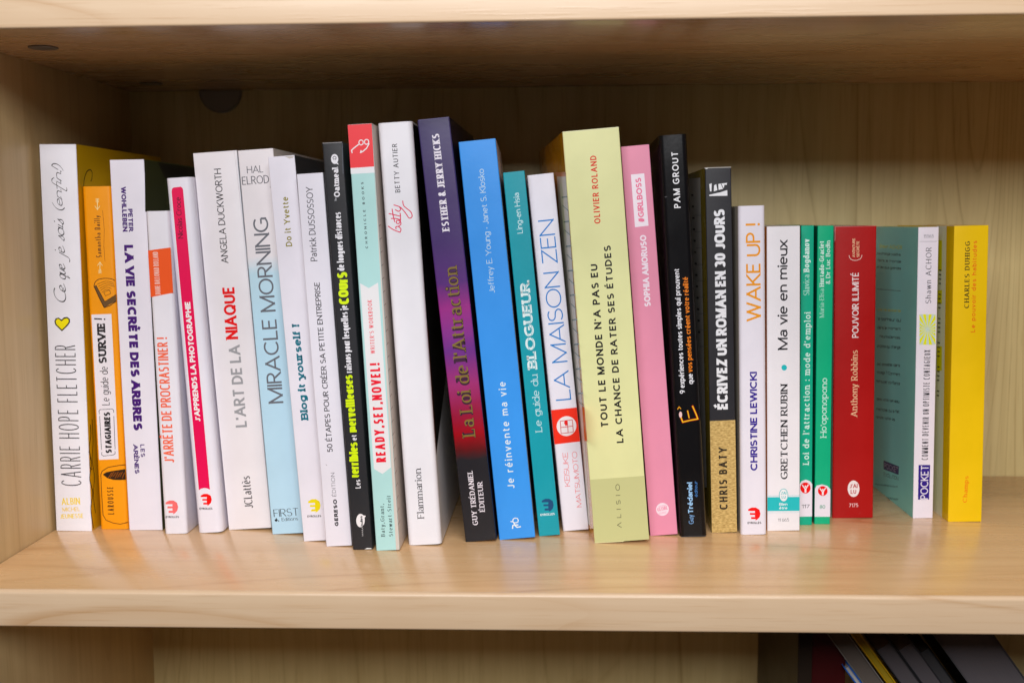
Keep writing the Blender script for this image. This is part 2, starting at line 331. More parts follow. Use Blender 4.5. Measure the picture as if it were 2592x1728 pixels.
def text_polys(s, H, Ltot, w, font='S', xh=None, track=0.0, sq=0, sl=0, ct=None, stencil=0):
    """-> list of (layer, polygon) in a frame with x along the baseline and y up; fits the length Ltot at cap height H (mm)"""
    w = w + (.028 if w < .2 else .035)
    wv = w * H
    serif = {'S': 0, 'X': 0, 'F': 0, 'R': .10, 'B': .09}[font]
    contrast = ct if ct is not None else {'S': .86, 'X': .5, 'F': .5, 'R': .45, 'B': .8}[font]
    nib = {'S': 0, 'X': .6, 'F': .25, 'R': .2, 'B': 0}[font]
    slant = sl + (.42 if font == 'X' else 0)
    wh = max(wv * contrast, .07)
    xh = xh or (.62 if font == 'X' else .7)
    gap = (track + {'X': -.02, 'B': .04, 'R': .08}.get(font, .075 if w < .2 else .05) + serif * .5) * H; wv = max(wv, .10)
    chars = []
    for ch in unicodedata.normalize('NFD', s):
        if ch in MARKS and chars: chars[-1][1].append(ch)
        else: chars.append([ch, []])
    def G_(ch):
        if font == 'X' and ch in SCRIPT: return SCRIPT[ch]
        return GL.get(ch) or GL.get(ch.upper()) or (.4, "0 0 0 1")
    sp = .30 if font != 'X' else .5
    tw = sum(sp if c == ' ' else G_(c)[0] for c, _ in chars); nn = sum(1 for c, _ in chars if c != ' ')
    fixed = nn * wv + (len(chars) - 1) * gap
    if fixed > Ltot * .62:
        kf = Ltot * .62 / fixed; gap = gap * kf; wv_l = wv * kf
    else: wv_l = wv
    fixed = nn * wv_l + (len(chars) - 1) * gap
    sx = (Ltot - fixed) / tw if tw > .01 else H
    polys = []; x = 0.0
    def Y(y):
        if font == 'X': pass
        elif y <= .7001: y = y * xh / .7 if xh != .7 else y
        return wh / 2 + y * (H - wh)
    for ci, (ch, marks) in enumerate(chars):
        if ch == ' ': x += sp * sx + gap; continue
        gw, gs = G_(ch); x0 = x + wv_l / 2; lay = 0
        lower = ch.islower() and font != 'X'
        yx = {0.0: 0, 1.0: 1, 1.05: 2}
        strokes = parse(gs)
        ymap = (lambda y: Y(y)) 
        guides = [0.0, 1.0] + ([.7, 1.05, -.28] if lower else [])
        ends = []
        for kind, pts in strokes:
            if kind != 'D':
                for p in (pts[0], pts[-1]):
                    if p[0] != 'arc': ends.append((p[0], p[1]))
        for kind, pts in strokes:
            lay += 1
            if kind == 'D':
                px_, py_ = pts[0]; cx, cy = x0 + px_ * sx, Y(py_); r = max(wv * .62, .16)
                if py_ > .5: cy += wh * .3
                polys.append((lay, [(cx + r * math.cos(a * math.pi / 5), cy + r * math.sin(a * math.pi / 5)) for a in range(10)])); continue
            q = sample(pts, sq); P_ = [(x0 + a * sx, ymap(b)) for a, b in q]
            wf = lambda dx, dy: pen_w(dx, dy, wv, wh, nib)
            closed = math.hypot(P_[0][0] - P_[-1][0], P_[0][1] - P_[-1][1]) < 1e-3 and len(P_) > 4
            if kind == 'line' and len(P_) == 2:
                (ax, ay), (bx, by) = P_; dx, dy = bx - ax, by - ay; l = math.hypot(dx, dy) or 1; hw = wf(dx, dy) / 2
                nx, ny = -dy / l * hw, dx / l * hw
                quad = [(ax + nx, ay + ny), (bx + nx, by + ny), (bx - nx, by - ny), (ax - nx, ay - ny)]
                if abs(dy) / l > .3:
                    for e, (idx, raw) in enumerate((((0, 3), q[0]), ((1, 2), q[1]))):
                        if any(abs(raw[1] - g) < 1e-3 for g in guides) and font != 'X':
                            other = q[1 - e][1]; up = raw[1] > other
                            yt = ymap(raw[1]) + (wh / 2 if up else -wh / 2)
                            for k_ in idx:
                                vx, vy = quad[k_]; t_ = (yt - vy) / dy; quad[k_] = (vx + dx * t_, yt)
                            shared = sum(1 for z in ends if abs(z[0] - raw[0]) < .02 and abs(z[1] - raw[1]) < .02) > 1
                            vert = abs(dx) / l < .1
                            if serif and not (shared and not vert):
                                cxm = (quad[idx[0]][0] + quad[idx[1]][0]) / 2
                                left = wv / 2 + serif * H; right = left
                                if shared or (lower and up): right = wv / 2 * .9
                                if ch in 'Uu' and False: pass
                                th = wh * (.9 if font == 'R' else 1.0)
                                yb, ye = (yt - th, yt) if up else (yt, yt + th)
                                lay += 1; polys.append((lay, [(cxm - left, yb), (cxm + right, yb), (cxm + right, ye), (cxm - left, ye)]))
                elif font != 'X' and abs(dx) / l > .9:
                    ext = wv * .22; s_ = 1 if dx > 0 else -1
                    quad = [(ax - 0, ay + ny), (bx + s_ * ext, by + ny), (bx + s_ * ext, by - ny), (ax, ay - ny)]
                    if serif and ch in 'EFTLZ' and (q[0][1] in (0.0, 1.0)):
                        tk_ = wv * (.34 if font == 'R' else .6); hgt = .2 * H; yy = ymap(q[0][1]); sgn = 1 if q[0][1] == 0.0 else -1
                        for xx in ([bx + s_ * ext] + ([ax] if ch == 'T' else [])):
                            lay += 1; xa, xb = (xx - tk_, xx) if xx > (ax + bx) / 2 else (xx, xx + tk_)
                            polys.append((lay, [(xa, yy), (xb, yy), (xb, yy + sgn * hgt), (xa, yy + sgn * hgt)]))
                if stencil and kind == 'line' and abs(dx) / l < .2 and ch in 'RNMEUS' and q[0][0] == 0:
                    ym = H * .5; g = H * .05
                    quad1 = [v if v[1] < ym else (v[0], ym - g) for v in quad]; quad2 = [v if v[1] > ym else (v[0], ym + g) for v in quad]
                    polys.append((lay, quad1)); polys.append((lay, quad2)); continue
                polys.append((lay, quad))
            else:
                if closed: P_ = P_[:-1]
                for b_ in ribbon(P_, wf, closed): polys.append((lay, b_))
                if serif and not closed:   # stem starts of curved strokes (h, n, U ...)
                    for (rx, ry), (ex, ey), (fx, fy) in ((q[0], P_[0], P_[1]), (q[-1], P_[-1], P_[-2])):
                        if any(abs(ry - g) < 1e-3 for g in guides) and abs(ex - fx) < .15 * abs(ey - fy) + 1e-6 and ch not in 'BDPR':
                            left = right = wv / 2 + serif * H; up = ey > fy; lay += 1
                            if lower and up: right = wv / 2 * .9
                            yb, ye = (ey - wh * .5, ey + wh * .5)
                            polys.append((lay, [(ex - left, yb), (ex + right, yb), (ex + right, ye), (ex - left, ye)]))
        for mk in marks:
            lay += 1; mx = x0 + gw * sx / 2; b0 = (H * 1.10 if not lower else H * (xh + .14)); b1 = b0 + H * .17; hw = max(.13 * H, .6 * wv); th = max(wh, .5 * wv) / 2
            if mk == '\u0301': seg = [((mx - hw * .6, b0), (mx + hw, b1))]
            elif mk == '\u0300': seg = [((mx - hw, b1), (mx + hw * .6, b0))]
            elif mk == '\u0308': seg = [((mx - hw, b0), (mx - hw + .01, b0 + .1 * H)), ((mx + hw, b0), (mx + hw - .01, b0 + .1 * H))]
            else: seg = [((mx - hw, b0), (mx, b1)), ((mx, b1), (mx + hw, b0))]
            for (ax, ay), (bx, by) in seg:
                dx, dy = bx - ax, by - ay; l = math.hypot(dx, dy); nx, ny = -dy / l * th, dx / l * th
                polys.append((lay, [(ax + nx, ay + ny), (bx + nx, by + ny), (bx - nx, by - ny), (ax - nx, ay - ny)]))
        x += wv_l + gw * sx + gap
    if slant: polys = [(l_, [(a + b * slant, b) for a, b in p_]) for l_, p_ in polys]
    return polys
def smooth_pts(pts, closed=False):
    out = []; n = len(pts)
    for i in range(n - 1):
        p0 = pts[max(0, i - 1)]; p1 = pts[i]; p2 = pts[i + 1]; p3 = pts[min(n - 1, i + 2)]
        for k in range(6):
            t = k / 6
            out.append(tuple(.5 * ((2 * p1[j]) + (-p0[j] + p2[j]) * t + (2 * p0[j] - 5 * p1[j] + 4 * p2[j] - p3[j]) * t * t + (-p0[j] + 3 * p1[j] - 3 * p2[j] + p3[j]) * t ** 3) for j in (0, 1)))
    out.append(pts[-1]); return out

SKEW = {18: .0145, 16: .008, 15: .005, 14: .003}   # cocked volumes: the fore-edge drifts to the left of the spine (m)
BASE_LIFT, LAYER, STEP = .030, .050, .0045   # mm above the card
def print_on(root, face, items, t, h):
    """flat printed sheets on one face of a book; items in mm, (u, v) seen from outside, v up"""
    groups = {}
    def place(u, v, d):
        d *= .001; u *= .001; v *= .001
        if face == 'S': return (u, -d, v)
        if face == 'L': return (-d, -u, v)
        return (t + d, u, v)
    def add(name, colkey, mat, poly, d):
        g = groups.setdefault(name, {'v': [], 'f': [], 'm': [], 'mats': [], 'keys': []})
        if colkey not in g['keys']: g['keys'].append(colkey); g['mats'].append(mat)
        mi = g['keys'].index(colkey); b = len(g['v'])
        area2 = sum(poly[i][0] * poly[(i + 1) % len(poly)][1] - poly[(i + 1) % len(poly)][0] * poly[i][1] for i in range(len(poly)))
        if abs(area2) < 1e-7: return
        if area2 < 0: poly = poly[::-1]
        g['v'] += [place(u, v, d) for u, v in poly]
        if len(poly) <= 4: tris = [tuple(range(len(poly)))]
        else:
            tris = [tuple(tr) for tr in tessellate_polygon([[Vector((u, v, 0)) for u, v in poly]])]
            tris = [tr if ((poly[tr[1]][0] - poly[tr[0]][0]) * (poly[tr[2]][1] - poly[tr[0]][1]) - (poly[tr[2]][0] - poly[tr[0]][0]) * (poly[tr[1]][1] - poly[tr[0]][1])) > 0 else tr[::-1] for tr in tris]
        for tr in tris: g['f'].append(tuple(b + i for i in tr)); g['m'].append(mi)
    seq = 0
    for it in items:
        if it[0] == 'T':
            _, name, s, x0, y0, x1, y1, cap, col, w, font, lay, o = it
            L_ = math.hypot(x1 - x0, y1 - y0); dx, dy = (x1 - x0) / L_, (y1 - y0) / L_
            for l_, poly in text_polys(s, cap, L_, w, font, **o):
                P_ = [(x0 + a * dx - b * dy, y0 + a * dy + b * dx) for a, b in poly]
                add(name, col, ink(col), P_, BASE_LIFT + LAYER * lay + STEP * (l_ % 10))
        elif it[0] == 'G':
            _, name, pts, col, lay, mk = it
            seq += 1
            if face == 'S': pts = [(min(max(a, .05), t * 1000 - .05), min(max(b, .1), h * 1000 - .1)) for a, b in pts]
            add(name, (col, mk), kraft() if mk == 'kraft' else ink(col, .38), pts, BASE_LIFT - .012 + LAYER * lay + .0006 * (seq % 16))
        else:
            _, name, pts, wd, col, lay, sm = it
            if sm: pts = smooth_pts(pts)
            q = ribbon(pts, lambda a, b: wd)
            if not sm and len(pts) > 2:
                q = []
                for a, b in zip(pts, pts[1:]):
                    l = math.hypot(b[0] - a[0], b[1] - a[1]) or 1; e = wd * .35; ux, uy = (b[0] - a[0]) / l, (b[1] - a[1]) / l
                    q += ribbon([(a[0] - ux * e, a[1] - uy * e), (b[0] + ux * e, b[1] + uy * e)], lambda a_, b_: wd)
            for i, poly in enumerate(q): seq += 1; add(name, col, ink(col), poly, BASE_LIFT + LAYER * lay + (.0012 * (seq % 20)))
    for name, g in groups.items():
        obj(name.split('#')[0], g['v'], g['f'], g['mats'], root, g['m'])

# ------------------------------------------------------------------ books
FRAMES = {  # x, y on the shelf (m), thickness, height, lean to the left (deg), yaw (deg)
 1: (0.0024, 0.1064, 0.0216, 0.2277, -0.39, -0.42, 0.135),
 2: (0.0274, 0.1102, 0.0173, 0.2037, 0.37, -0.06, 0.125),
 3: (0.0458, 0.1088, 0.0201, 0.2187, 0.52, -0.19, 0.140),
 4: (0.0699, 0.1012, 0.0134, 0.1891, 1.03, -0.13, 0.120),
 5: (0.0891, 0.1031, 0.0148, 0.2080, 3.06, -0.25, 0.130),
 6: (0.1056, 0.1103, 0.0258, 0.2225, 3.47, -0.42, 0.140),
 7: (0.1341, 0.1013, 0.0205, 0.2232, 3.42, -1.20, 0.140),
 8: (0.1561, 0.0871, 0.0150, 0.2187, 3.77, -0.87, 0.130),
 9: (0.1712, 0.0773, 0.0146, 0.2086, 3.11, -0.74, 0.120),
 10: (0.1875, 0.0710, 0.0111, 0.2247, 3.01, -0.61, 0.130),
 11: (0.2008, 0.0698, 0.0131, 0.2342, 2.66, -0.37, 0.120),
 12: (0.2174, 0.0801, 0.0189, 0.2358, 3.16, -0.07, 0.150),
 13: (0.2493, 0.0874, 0.0178, 0.2385, 5.78, -0.96, 0.140),
 14: (0.2685, 0.0920, 0.0207, 0.2267, 5.32, 0.25, 0.130),
 15: (0.2912, 0.0999, 0.0122, 0.2100, 5.35, -0.16, 0.130),
 16: (0.3053, 0.1108, 0.0151, 0.2089, 5.57, -1.04, 0.120),
 18: (0.3230, 0.0864, 0.0309, 0.2311, 4.46, 0.40, 0.165),
 19: (0.3557, 0.1019, 0.0159, 0.2237, 4.60, -0.20, 0.120),
 20: (0.3727, 0.0996, 0.0155, 0.2292, 3.50, -0.95, 0.130),
 21: (0.3922, 0.1089, 0.0147, 0.2112, 1.76, 0.11, 0.130),
 22: (0.4085, 0.1051, 0.0149, 0.1897, 1.31, 0.12, 0.120),
 23: (0.4253, 0.1136, 0.0189, 0.1780, 1.11, 0.46, 0.110),
 24: (0.4468, 0.1266, 0.0075, 0.1783, 0.87, 0.09, 0.110),
 25: (0.4562, 0.1287, 0.0093, 0.1782, 0.66, 0.21, 0.110),
 26: (0.4702, 0.1426, 0.0247, 0.1776, 0.90, 0.34, 0.110),
 27: (0.5191, 0.1432, 0.0120, 0.1769, 0.74, 0.58, 0.110),
 28: (0.5376, 0.1354, 0.0199, 0.1776, 0.82, 0.03, 0.110),
}
PRINTS = {
 (1,"S"): [
  ('T','title_lettering','Ce',11.95,135.4,12.09,145.75,7.21,(18,16,20),0.05,'X',0,{}),
  ('T','title_lettering','que',12.41,149.43,12.31,157.98,6.9,(18,16,20),0.05,'X',0,{}),
  ('T','title_lettering','je',12.53,162.93,12.44,168.04,6.9,(18,16,20),0.05,'X',0,{}),
  ('T','title_lettering','sais',12.61,171.83,12.54,184.42,6.9,(18,16,20),0.05,'X',0,{}),
  ('T','title_lettering','(enfin!)',12.28,189.12,12.69,216.06,6.12,(18,16,20),0.05,'X',0,{}),
  ('G','heart_emblem',[(8.75,119.63),(6.72,121.64),(4.99,123.35),(4.46,125.43),(5.32,127.2),(7.15,127.66),(8.74,126.42),(10.21,127.8),(12.26,128.1),(13.77,126.86),(13.76,124.86),(12.27,122.86),(10.39,121.17)],(25,22,25),0,''),
  ('G','heart_emblem',[(8.8,120.63),(7.14,122.18),(5.64,123.81),(5.24,125.43),(5.93,126.74),(7.19,126.89),(8.78,125.49),(10.33,126.87),(12.07,127.33),(13.12,126.4),(12.99,125.01),(11.66,123.32),(10.19,121.94)],(232,215,30),1,''),
  ('T','author_lettering','CARRIE HOPE FLETCHER',16.59,27.42,16.24,111.45,12.21,(30,28,34),0.02,'S',0,{'track': 0.06}),
  ('T','publisher_lettering','ALBIN',4.05,15.68,15.3,16.2,4.18,(226,200,90),0.13,'S',0,{}),
  ('T','publisher_lettering','MICHEL',4.37,11.71,15.05,12.23,2.41,(222,190,80),0.12,'S',0,{}),
  ('T','publisher_lettering','JEUNESSE',2.69,7.37,16.93,7.97,2.73,(226,200,90),0.14,'S',0,{}),
  ('S','scuff_mark',[(19.02,226.84),(20.38,226.22)],0.39,(250,250,252),0,0),  # bright highlight painted on the top right corner
 ],
 (2,"S"): [
  ('G','title_panel',[(1.76,129.12),(13.69,129.44),(13.57,42.81),(1.7,42.37)],(222,216,224),0,''),
  ('T','author_lettering','Samantha Bailly',9.62,162.55,9.76,186.88,3.3,(70,38,20),0.09,'S',0,{'xh': 0.5,'track': 0.14}),
  ('S','author_underline',[(11.69,189.72),(12.07,178.59),(11.31,168.78),(11.51,160.24)],0.2,(120,60,20),0,0),
  ('S','arrow_ornament',[(8.96,196.68),(8.63,190.22)],0.39,(255,214,160),0,0),
  ('S','arrow_ornament',[(7.28,192.41),(8.63,190.22),(10.2,192.33)],0.31,(255,214,160),0,0),
  ('S','arrow_ornament',[(7.99,196.71),(8.92,195.85),(9.94,196.65)],0.23,(255,214,160),0,0),
  ('S','arrow_ornament',[(7.95,195.88),(8.88,195.02),(9.89,195.82)],0.23,(255,214,160),0,0),
  ('S','arrow_ornament',[(7.9,195.05),(8.84,194.19),(9.85,194.99)],0.23,(255,214,160),0,0),
  ('S','arrow_ornament#2',[(8.18,153.27),(8.52,159.9)],0.39,(255,214,160),0,0),
  ('S','arrow_ornament#2',[(6.97,157.83),(8.52,159.9),(9.85,157.76)],0.31,(255,214,160),0,0),
  ('S','arrow_ornament#2',[(7.22,153.29),(8.22,154.08),(9.14,153.25)],0.23,(255,214,160),0,0),
  ('S','arrow_ornament#2',[(7.26,154.1),(8.26,154.89),(9.18,154.06)],0.23,(255,214,160),0,0),
  ('S','arrow_ornament#2',[(7.3,154.91),(8.3,155.69),(9.22,154.86)],0.23,(255,214,160),0,0),
  ('G','book_drawing',[(4.18,145.62),(5.42,146.4),(10.18,136.68),(17.07,140.37),(16.88,137.02),(9.6,133.18)],(100,72,40),0,''),
  ('S','book_drawing',[(4.27,145.78),(4.86,147.86),(6.78,149.59),(10.42,150.32),(14.41,150.06),(16.75,149.05)],0.39,(50,28,14),0,1),
  ('S','book_drawing',[(4.19,145.78),(6.81,139.31),(9.6,133.18),(13.24,134.38),(16.72,136.86)],0.47,(50,28,14),0,0),
  ('S','book_drawing',[(5.42,146.4),(10.18,136.68),(17.09,140.69)],0.31,(50,28,14),0,0),
  ('S','book_drawing',[(6.24,146.87),(11.13,148.61),(15.88,147.78)],0.23,(60,34,16),0,1),
  ('S','book_drawing',[(6.82,145.65),(11.55,147.43),(16.14,146.65)],0.23,(60,34,16),0,1),
  ('S','book_drawing',[(7.4,144.43),(11.97,146.26),(16.39,145.52)],0.23,(60,34,16),0,1),
  ('S','book_drawing',[(7.97,143.21),(11.34,145.03),(14.57,144.27)],0.23,(60,34,16),0,1),
  ('S','book_drawing',[(8.55,142.0),(11.36,143.78),(14.03,143.0)],0.23,(60,34,16),0,1),
  ('S','book_drawing',[(9.83,142.13),(13.26,143.5),(13.94,141.4),(10.68,140.03),(9.83,142.13)],0.23,(60,34,16),0,0),
  ('T','title_lettering','SURVIE',9.49,100.12,9.6,124.2,4.89,(40,38,42),0.24,'B',0,{}),
  ('T','title_lettering','!',10.1,126.02,10.15,126.97,6.92,(40,38,42),0.09,'S',0,{}),
  ('T','title_lettering','Le guide de',9.87,75.25,9.81,98.34,4.65,(50,48,52),0.07,'S',0,{}),
  ('T','title_lettering','STAGIAIRES',9.68,46.35,9.81,71.12,3.75,(28,26,30),0.26,'S',0,{}),
  ('S','title_frame',[(3.62,46.96),(3.46,45.4),(4.38,44.69),(10.51,45.33),(11.67,46.1),(11.58,47.5)],0.32,(48,46,50),0,0),
  ('S','title_frame',[(3.37,70.01),(3.22,71.84),(3.91,72.63),(11.21,73.01),(11.98,72.36),(12.06,70.93)],0.32,(48,46,50),0,0),
  ('S','title_frame',[(3.47,68.82),(3.45,48.36)],0.32,(48,46,50),0,0),
  ('S','title_frame',[(12.02,68.72),(11.73,48.67)],0.32,(48,46,50),0,0),
  ('T','publisher_lettering','LAROUSSE',9.09,9.17,9.36,25.83,3.75,(60,32,12),0.1,'S',0,{'track': 0.2}),
  ('S','mug_drawing',[(17.36,39.36),(13.35,38.93),(6.9,37.82),(3.18,35.53),(2.28,33.44),(2.16,20.51),(2.34,8.67),(4.0,5.63),(8.25,3.86),(12.54,3.16),(17.1,4.28)],0.41,(70,34,12),0,0),
  ('G','mug_drawing',[(3.47,33.44),(5.54,34.81),(9.17,35.56),(13.2,36.14),(17.45,36.73),(17.17,30.4),(13.65,30.04),(9.68,30.22),(6.15,31.25)],(42,26,16),0,''),
  ('S','mug_drawing',[(6.55,31.25),(9.13,34.7)],0.28,(170,95,30),1,0),
  ('S','mug_drawing',[(8.0,31.62),(10.43,35.16)],0.28,(170,95,30),1,0),
  ('S','mug_drawing',[(9.46,32.0),(11.68,34.68)],0.28,(170,95,30),1,0),
  ('S','mug_drawing',[(10.85,31.21),(12.98,35.14)],0.28,(170,95,30),1,0),
  ('S','mug_drawing',[(12.31,31.59),(14.23,34.66)],0.28,(170,95,30),1,0),
  ('S','mug_drawing',[(13.76,31.96),(15.53,35.12)],0.28,(170,95,30),1,0),
  ('S','mug_drawing',[(15.15,31.18),(16.78,34.64)],0.28,(170,95,30),1,0),
 ],
 (3,"S"): [
  ('T','author_lettering','WOHLLEBEN',5.88,203.25,5.63,177.47,2.82,(62,20,104),0.26,'S',0,{}),
  ('T','author_lettering','PETER',9.32,190.55,9.21,177.48,2.66,(62,20,104),0.25,'S',0,{}),
  ('T','title_lettering','LA VIE SECRÈTE DES ARBRES',5.89,169.76,5.83,60.36,5.32,(62,20,104),0.3,'S',0,{}),
  ('T','publisher_lettering','LES',9.31,51.98,9.42,44.33,2.52,(62,20,104),0.2,'S',0,{'track': 0.14}),
  ('T','publisher_lettering','ARÈNES',5.05,51.99,5.28,34.3,2.68,(62,20,104),0.24,'S',0,{}),
 ],
 (4,"S"): [
  ('G','colour_band',[(-1.3,166.73),(14.31,168.16),(14.73,142.12),(-1.22,139.89)],(222,92,54),0,''),
  ('T','author_lettering','DIANE BALLONAD ROLLAND',5.97,141.35,5.83,165.87,3.1,(245,190,180),0.09,'S',0,{}),
  ('T','title_lettering',"J'ARRÊTE DE PROCRASTINER !",8.31,42.6,8.33,116.43,6.11,(236,108,84),0.13,'S',0,{'sq': 1}),
  ('G','publisher_logo',[(1.71,18.9),(3.92,20.01),(6.41,20.0),(8.48,18.69),(9.05,16.07),(8.39,13.82),(6.88,12.32),(5.6,11.76),(6.0,12.63),(3.14,12.63),(3.21,13.91),(5.54,13.91),(5.62,15.33),(2.58,15.34),(2.65,16.54),(5.68,16.53),(5.76,17.8),(1.65,17.82)],(246,112,112),0,''),
  ('T','publisher_lettering','EYROLLES',1.27,9.55,9.21,9.54,1.2,(50,46,50),0.2,'S',0,{}),
 ],
 (5,"S"): [
  ('G','colour_band',[(2.99,200.19),(3.37,201.81),(4.35,202.52),(8.57,202.71),(9.41,202.08),(9.75,200.91),(9.66,25.75),(8.19,26.59),(6.33,26.93),(4.58,26.65),(3.05,25.83)],(214,0,84),0,''),
  ('T','author_lettering','Nicolas Croce',7.3,173.3,7.86,196.81,3.02,(60,10,35),0.1,'S',0,{}),
  ('T','title_lettering',"J'APPRENDS LA PHOTOGRAPHIE",7.74,66.47,7.99,136.98,3.25,(246,230,240),0.23,'S',0,{}),
  ('G','publisher_logo',[(3.81,22.52),(5.8,23.42),(8.02,23.34),(9.83,22.13),(10.26,19.83),(9.61,17.9),(8.23,16.64),(7.07,16.2),(7.46,16.94),(4.91,17.03),(5.01,18.14),(7.08,18.06),(7.19,19.3),(4.49,19.4),(4.58,20.44),(7.28,20.34),(7.38,21.44),(3.72,21.58)],(228,28,24),0,''),
  ('T','publisher_lettering','EYROLLES',2.41,14.03,10.07,13.75,1.24,(40,38,42),0.2,'S',0,{}),
 ],
 (6,"S"): [
  ('T','author_lettering','ANGELA DUCKWORTH',14.8,158.34,15.51,212.83,4.06,(18,16,20),0.1,'S',0,{}),
  ('T','title_lettering',"L'ART DE LA",16.8,61.39,16.93,110.31,6.72,(148,148,152),0.17,'S',0,{}),
  ('T','title_lettering','NIAQUE',16.4,113.68,16.97,144.56,7.23,(214,24,16),0.19,'S',0,{}),
  ('T','publisher_lettering','JCLattès',15.93,12.52,15.64,32.02,5.04,(50,48,52),0.11,'F',0,{}),
  ('S','crease_line',[(24.2,221.96),(26.73,143.88)],0.19,(202,196,198),0,0),
 ],
 (7,"S"): [
  ('T','author_lettering','HAL',4.36,210.15,13.9,210.08,3.96,(84,84,92),0.08,'S',0,{}),
  ('T','author_lettering','ELROD',1.0,203.85,16.71,203.88,4.57,(84,84,92),0.08,'S',0,{}),
  ('T','title_lettering','MIRACLE MORNING',13.63,77.46,14.01,184.92,8.78,(98,100,108),0.1,'S',0,{}),
  ('T','publisher_lettering','FIRST',1.95,10.3,16.96,10.54,4.51,(55,60,68),0.08,'F',0,{}),
  ('T','publisher_lettering','é.',2.2,7.55,4.88,7.56,1.81,(30,32,38),0.3,'S',0,{}),
  ('T','publisher_lettering','Editions',6.38,7.6,16.22,7.74,1.97,(70,76,84),0.1,'S',0,{}),
 ],
 (8,"S"): [
  ('T','author_lettering','Do it Yvette',9.09,168.72,9.26,196.19,3.52,(132,122,36),0.15,'S',0,{'track': 0.08}),
  ('T','title_lettering','Blog it yourself !',9.23,70.35,8.93,124.72,4.2,(0,104,122),0.24,'B',0,{'sl': 0.05}),
  ('G','publisher_logo',[(4.68,23.31),(6.84,24.32),(9.24,24.27),(11.19,22.97),(11.66,20.47),(10.96,18.35),(9.45,16.95),(8.2,16.44),(8.62,17.25),(5.86,17.31),(5.97,18.53),(8.21,18.48),(8.33,19.83),(5.4,19.9),(5.51,21.04),(8.43,20.97),(8.54,22.18),(4.58,22.27)],(222,206,24),0,''),
  ('T','publisher_lettering','EYROLLES',3.4,13.92,11.4,13.76,1.2,(60,56,50),0.2,'S',0,{}),
  ('G','scuff_mark',[(9.26,218.4),(10.5,217.88),(11.99,216.93),(13.66,217.18),(14.65,217.76),(14.69,218.17)],(190,182,176),0,''),
  ('S','scuff_mark#2',[(-0.32,202.33),(-0.07,201.9)],0.3,(120,110,108),0,0),
 ],
 (9,"S"): [
  ('T','author_lettering','Patrick DUSSOSSOY',7.7,160.81,8.23,201.3,3.68,(40,38,44),0.09,'S',0,{}),
  ('T','title_lettering','50 ÉTAPES POUR CRÉER SA PETITE ENTREPRISE',7.96,53.92,8.02,149.15,3.09,(34,32,38),0.13,'S',0,{}),
  ('T','publisher_lettering','GERESO',7.89,11.49,8.06,26.93,2.14,(28,26,30),0.28,'S',0,{'track': 0.12}),
  ('T','publisher_lettering#2','ÉDITION',7.87,28.54,7.91,42.17,2.14,(80,78,84),0.08,'S',0,{'track': 0.14}),
  ('S','crease_line',[(-0.78,113.26),(0.49,46.29),(-0.0,2.81)],0.16,(196,190,198),0,0),
  ('S','scuff_mark',[(3.35,47.04),(4.1,46.55)],0.32,(150,146,150),0,0),
 ],
 (10,"S"): [
  ('T','publisher_lettering','Oatmeal',7.58,195.56,7.7,211.34,3.23,(222,220,226),0.2,'B',0,{}),
  ('T','publisher_lettering','The',5.62,193.42,5.59,195.23,1.13,(170,170,175),0.15,'S',0,{}),
  ('G','speech_bubble_logo',[(8.11,215.75),(8.02,215.17),(7.83,214.63),(7.56,214.16),(7.22,213.77),(6.83,213.49),(6.4,213.33),(5.96,213.3),(5.53,213.4),(5.13,213.63),(4.78,213.98),(4.5,214.42),(4.3,214.94),(4.2,215.51),(4.19,216.09),(4.29,216.67),(4.47,217.22),(4.74,217.69),(5.09,218.08),(5.48,218.36),(5.91,218.52),(6.35,218.55),(6.78,218.44),(7.18,218.21),(7.53,217.87),(7.81,217.42),(8.0,216.91),(8.1,216.34)],(222,220,226),0,''),
  ('G','speech_bubble_logo',[(5.5,213.84),(7.8,213.8),(8.05,212.79),(7.1,213.29)],(222,220,226),0,''),
  ('S','speech_bubble_logo',[(5.48,215.65),(5.24,216.83),(6.1,217.41),(7.04,216.84),(6.79,215.7),(5.99,215.94)],0.32,(60,60,64),1,0),
  ('T','title_lettering','de longues distances',6.95,155.7,7.29,187.38,3.72,(222,220,226),0.17,'S',0,{'sq': 1}),
  ('T','title_lettering','COUrS',8.18,137.42,8.28,154.97,5.5,(206,232,10),0.27,'S',0,{'track': -0.03,'sq': 1}),
  ('T','title_lettering','raisons pour lesquelles je',6.95,99.69,6.91,136.84,3.72,(222,220,226),0.16,'S',0,{'sq': 1}),
  ('T','title_lettering','merveilleuses',7.1,66.54,7.02,98.48,4.69,(206,232,10),0.25,'S',0,{'xh': 0.74,'sq': 1}),
  ('T','title_lettering','et',6.83,61.9,6.83,65.1,3.07,(222,220,226),0.17,'S',0,{}),
  ('T','title_lettering','terribles',6.53,40.86,6.99,60.78,4.69,(206,232,10),0.25,'S',0,{'xh': 0.74,'sq': 1}),
  ('T','title_lettering','Les',6.95,34.88,7.01,39.81,2.91,(222,220,226),0.14,'S',0,{}),
  ('G','publisher_logo',[(7.88,16.55),(7.76,15.71),(7.52,14.91),(7.18,14.19),(6.75,13.59),(6.27,13.14),(5.74,12.86),(5.2,12.77),(4.67,12.87),(4.18,13.15),(3.76,13.61),(3.43,14.21),(3.2,14.93),(3.08,15.74),(3.08,16.58),(3.21,17.43),(3.45,18.23),(3.79,18.95),(4.21,19.55),(4.7,20.0),(5.23,20.28),(5.77,20.37),(6.3,20.27),(6.79,19.99),(7.21,19.53),(7.54,18.92),(7.77,18.2),(7.89,17.4)],(228,224,226),0,''),
  ('G','publisher_logo',[(6.91,19.57),(8.79,19.08),(7.57,17.66)],(228,224,226),0,''),
  ('T','publisher_lettering#2','bulles',6.76,13.39,6.72,19.17,1.37,(40,38,42),0.2,'S',1,{}),
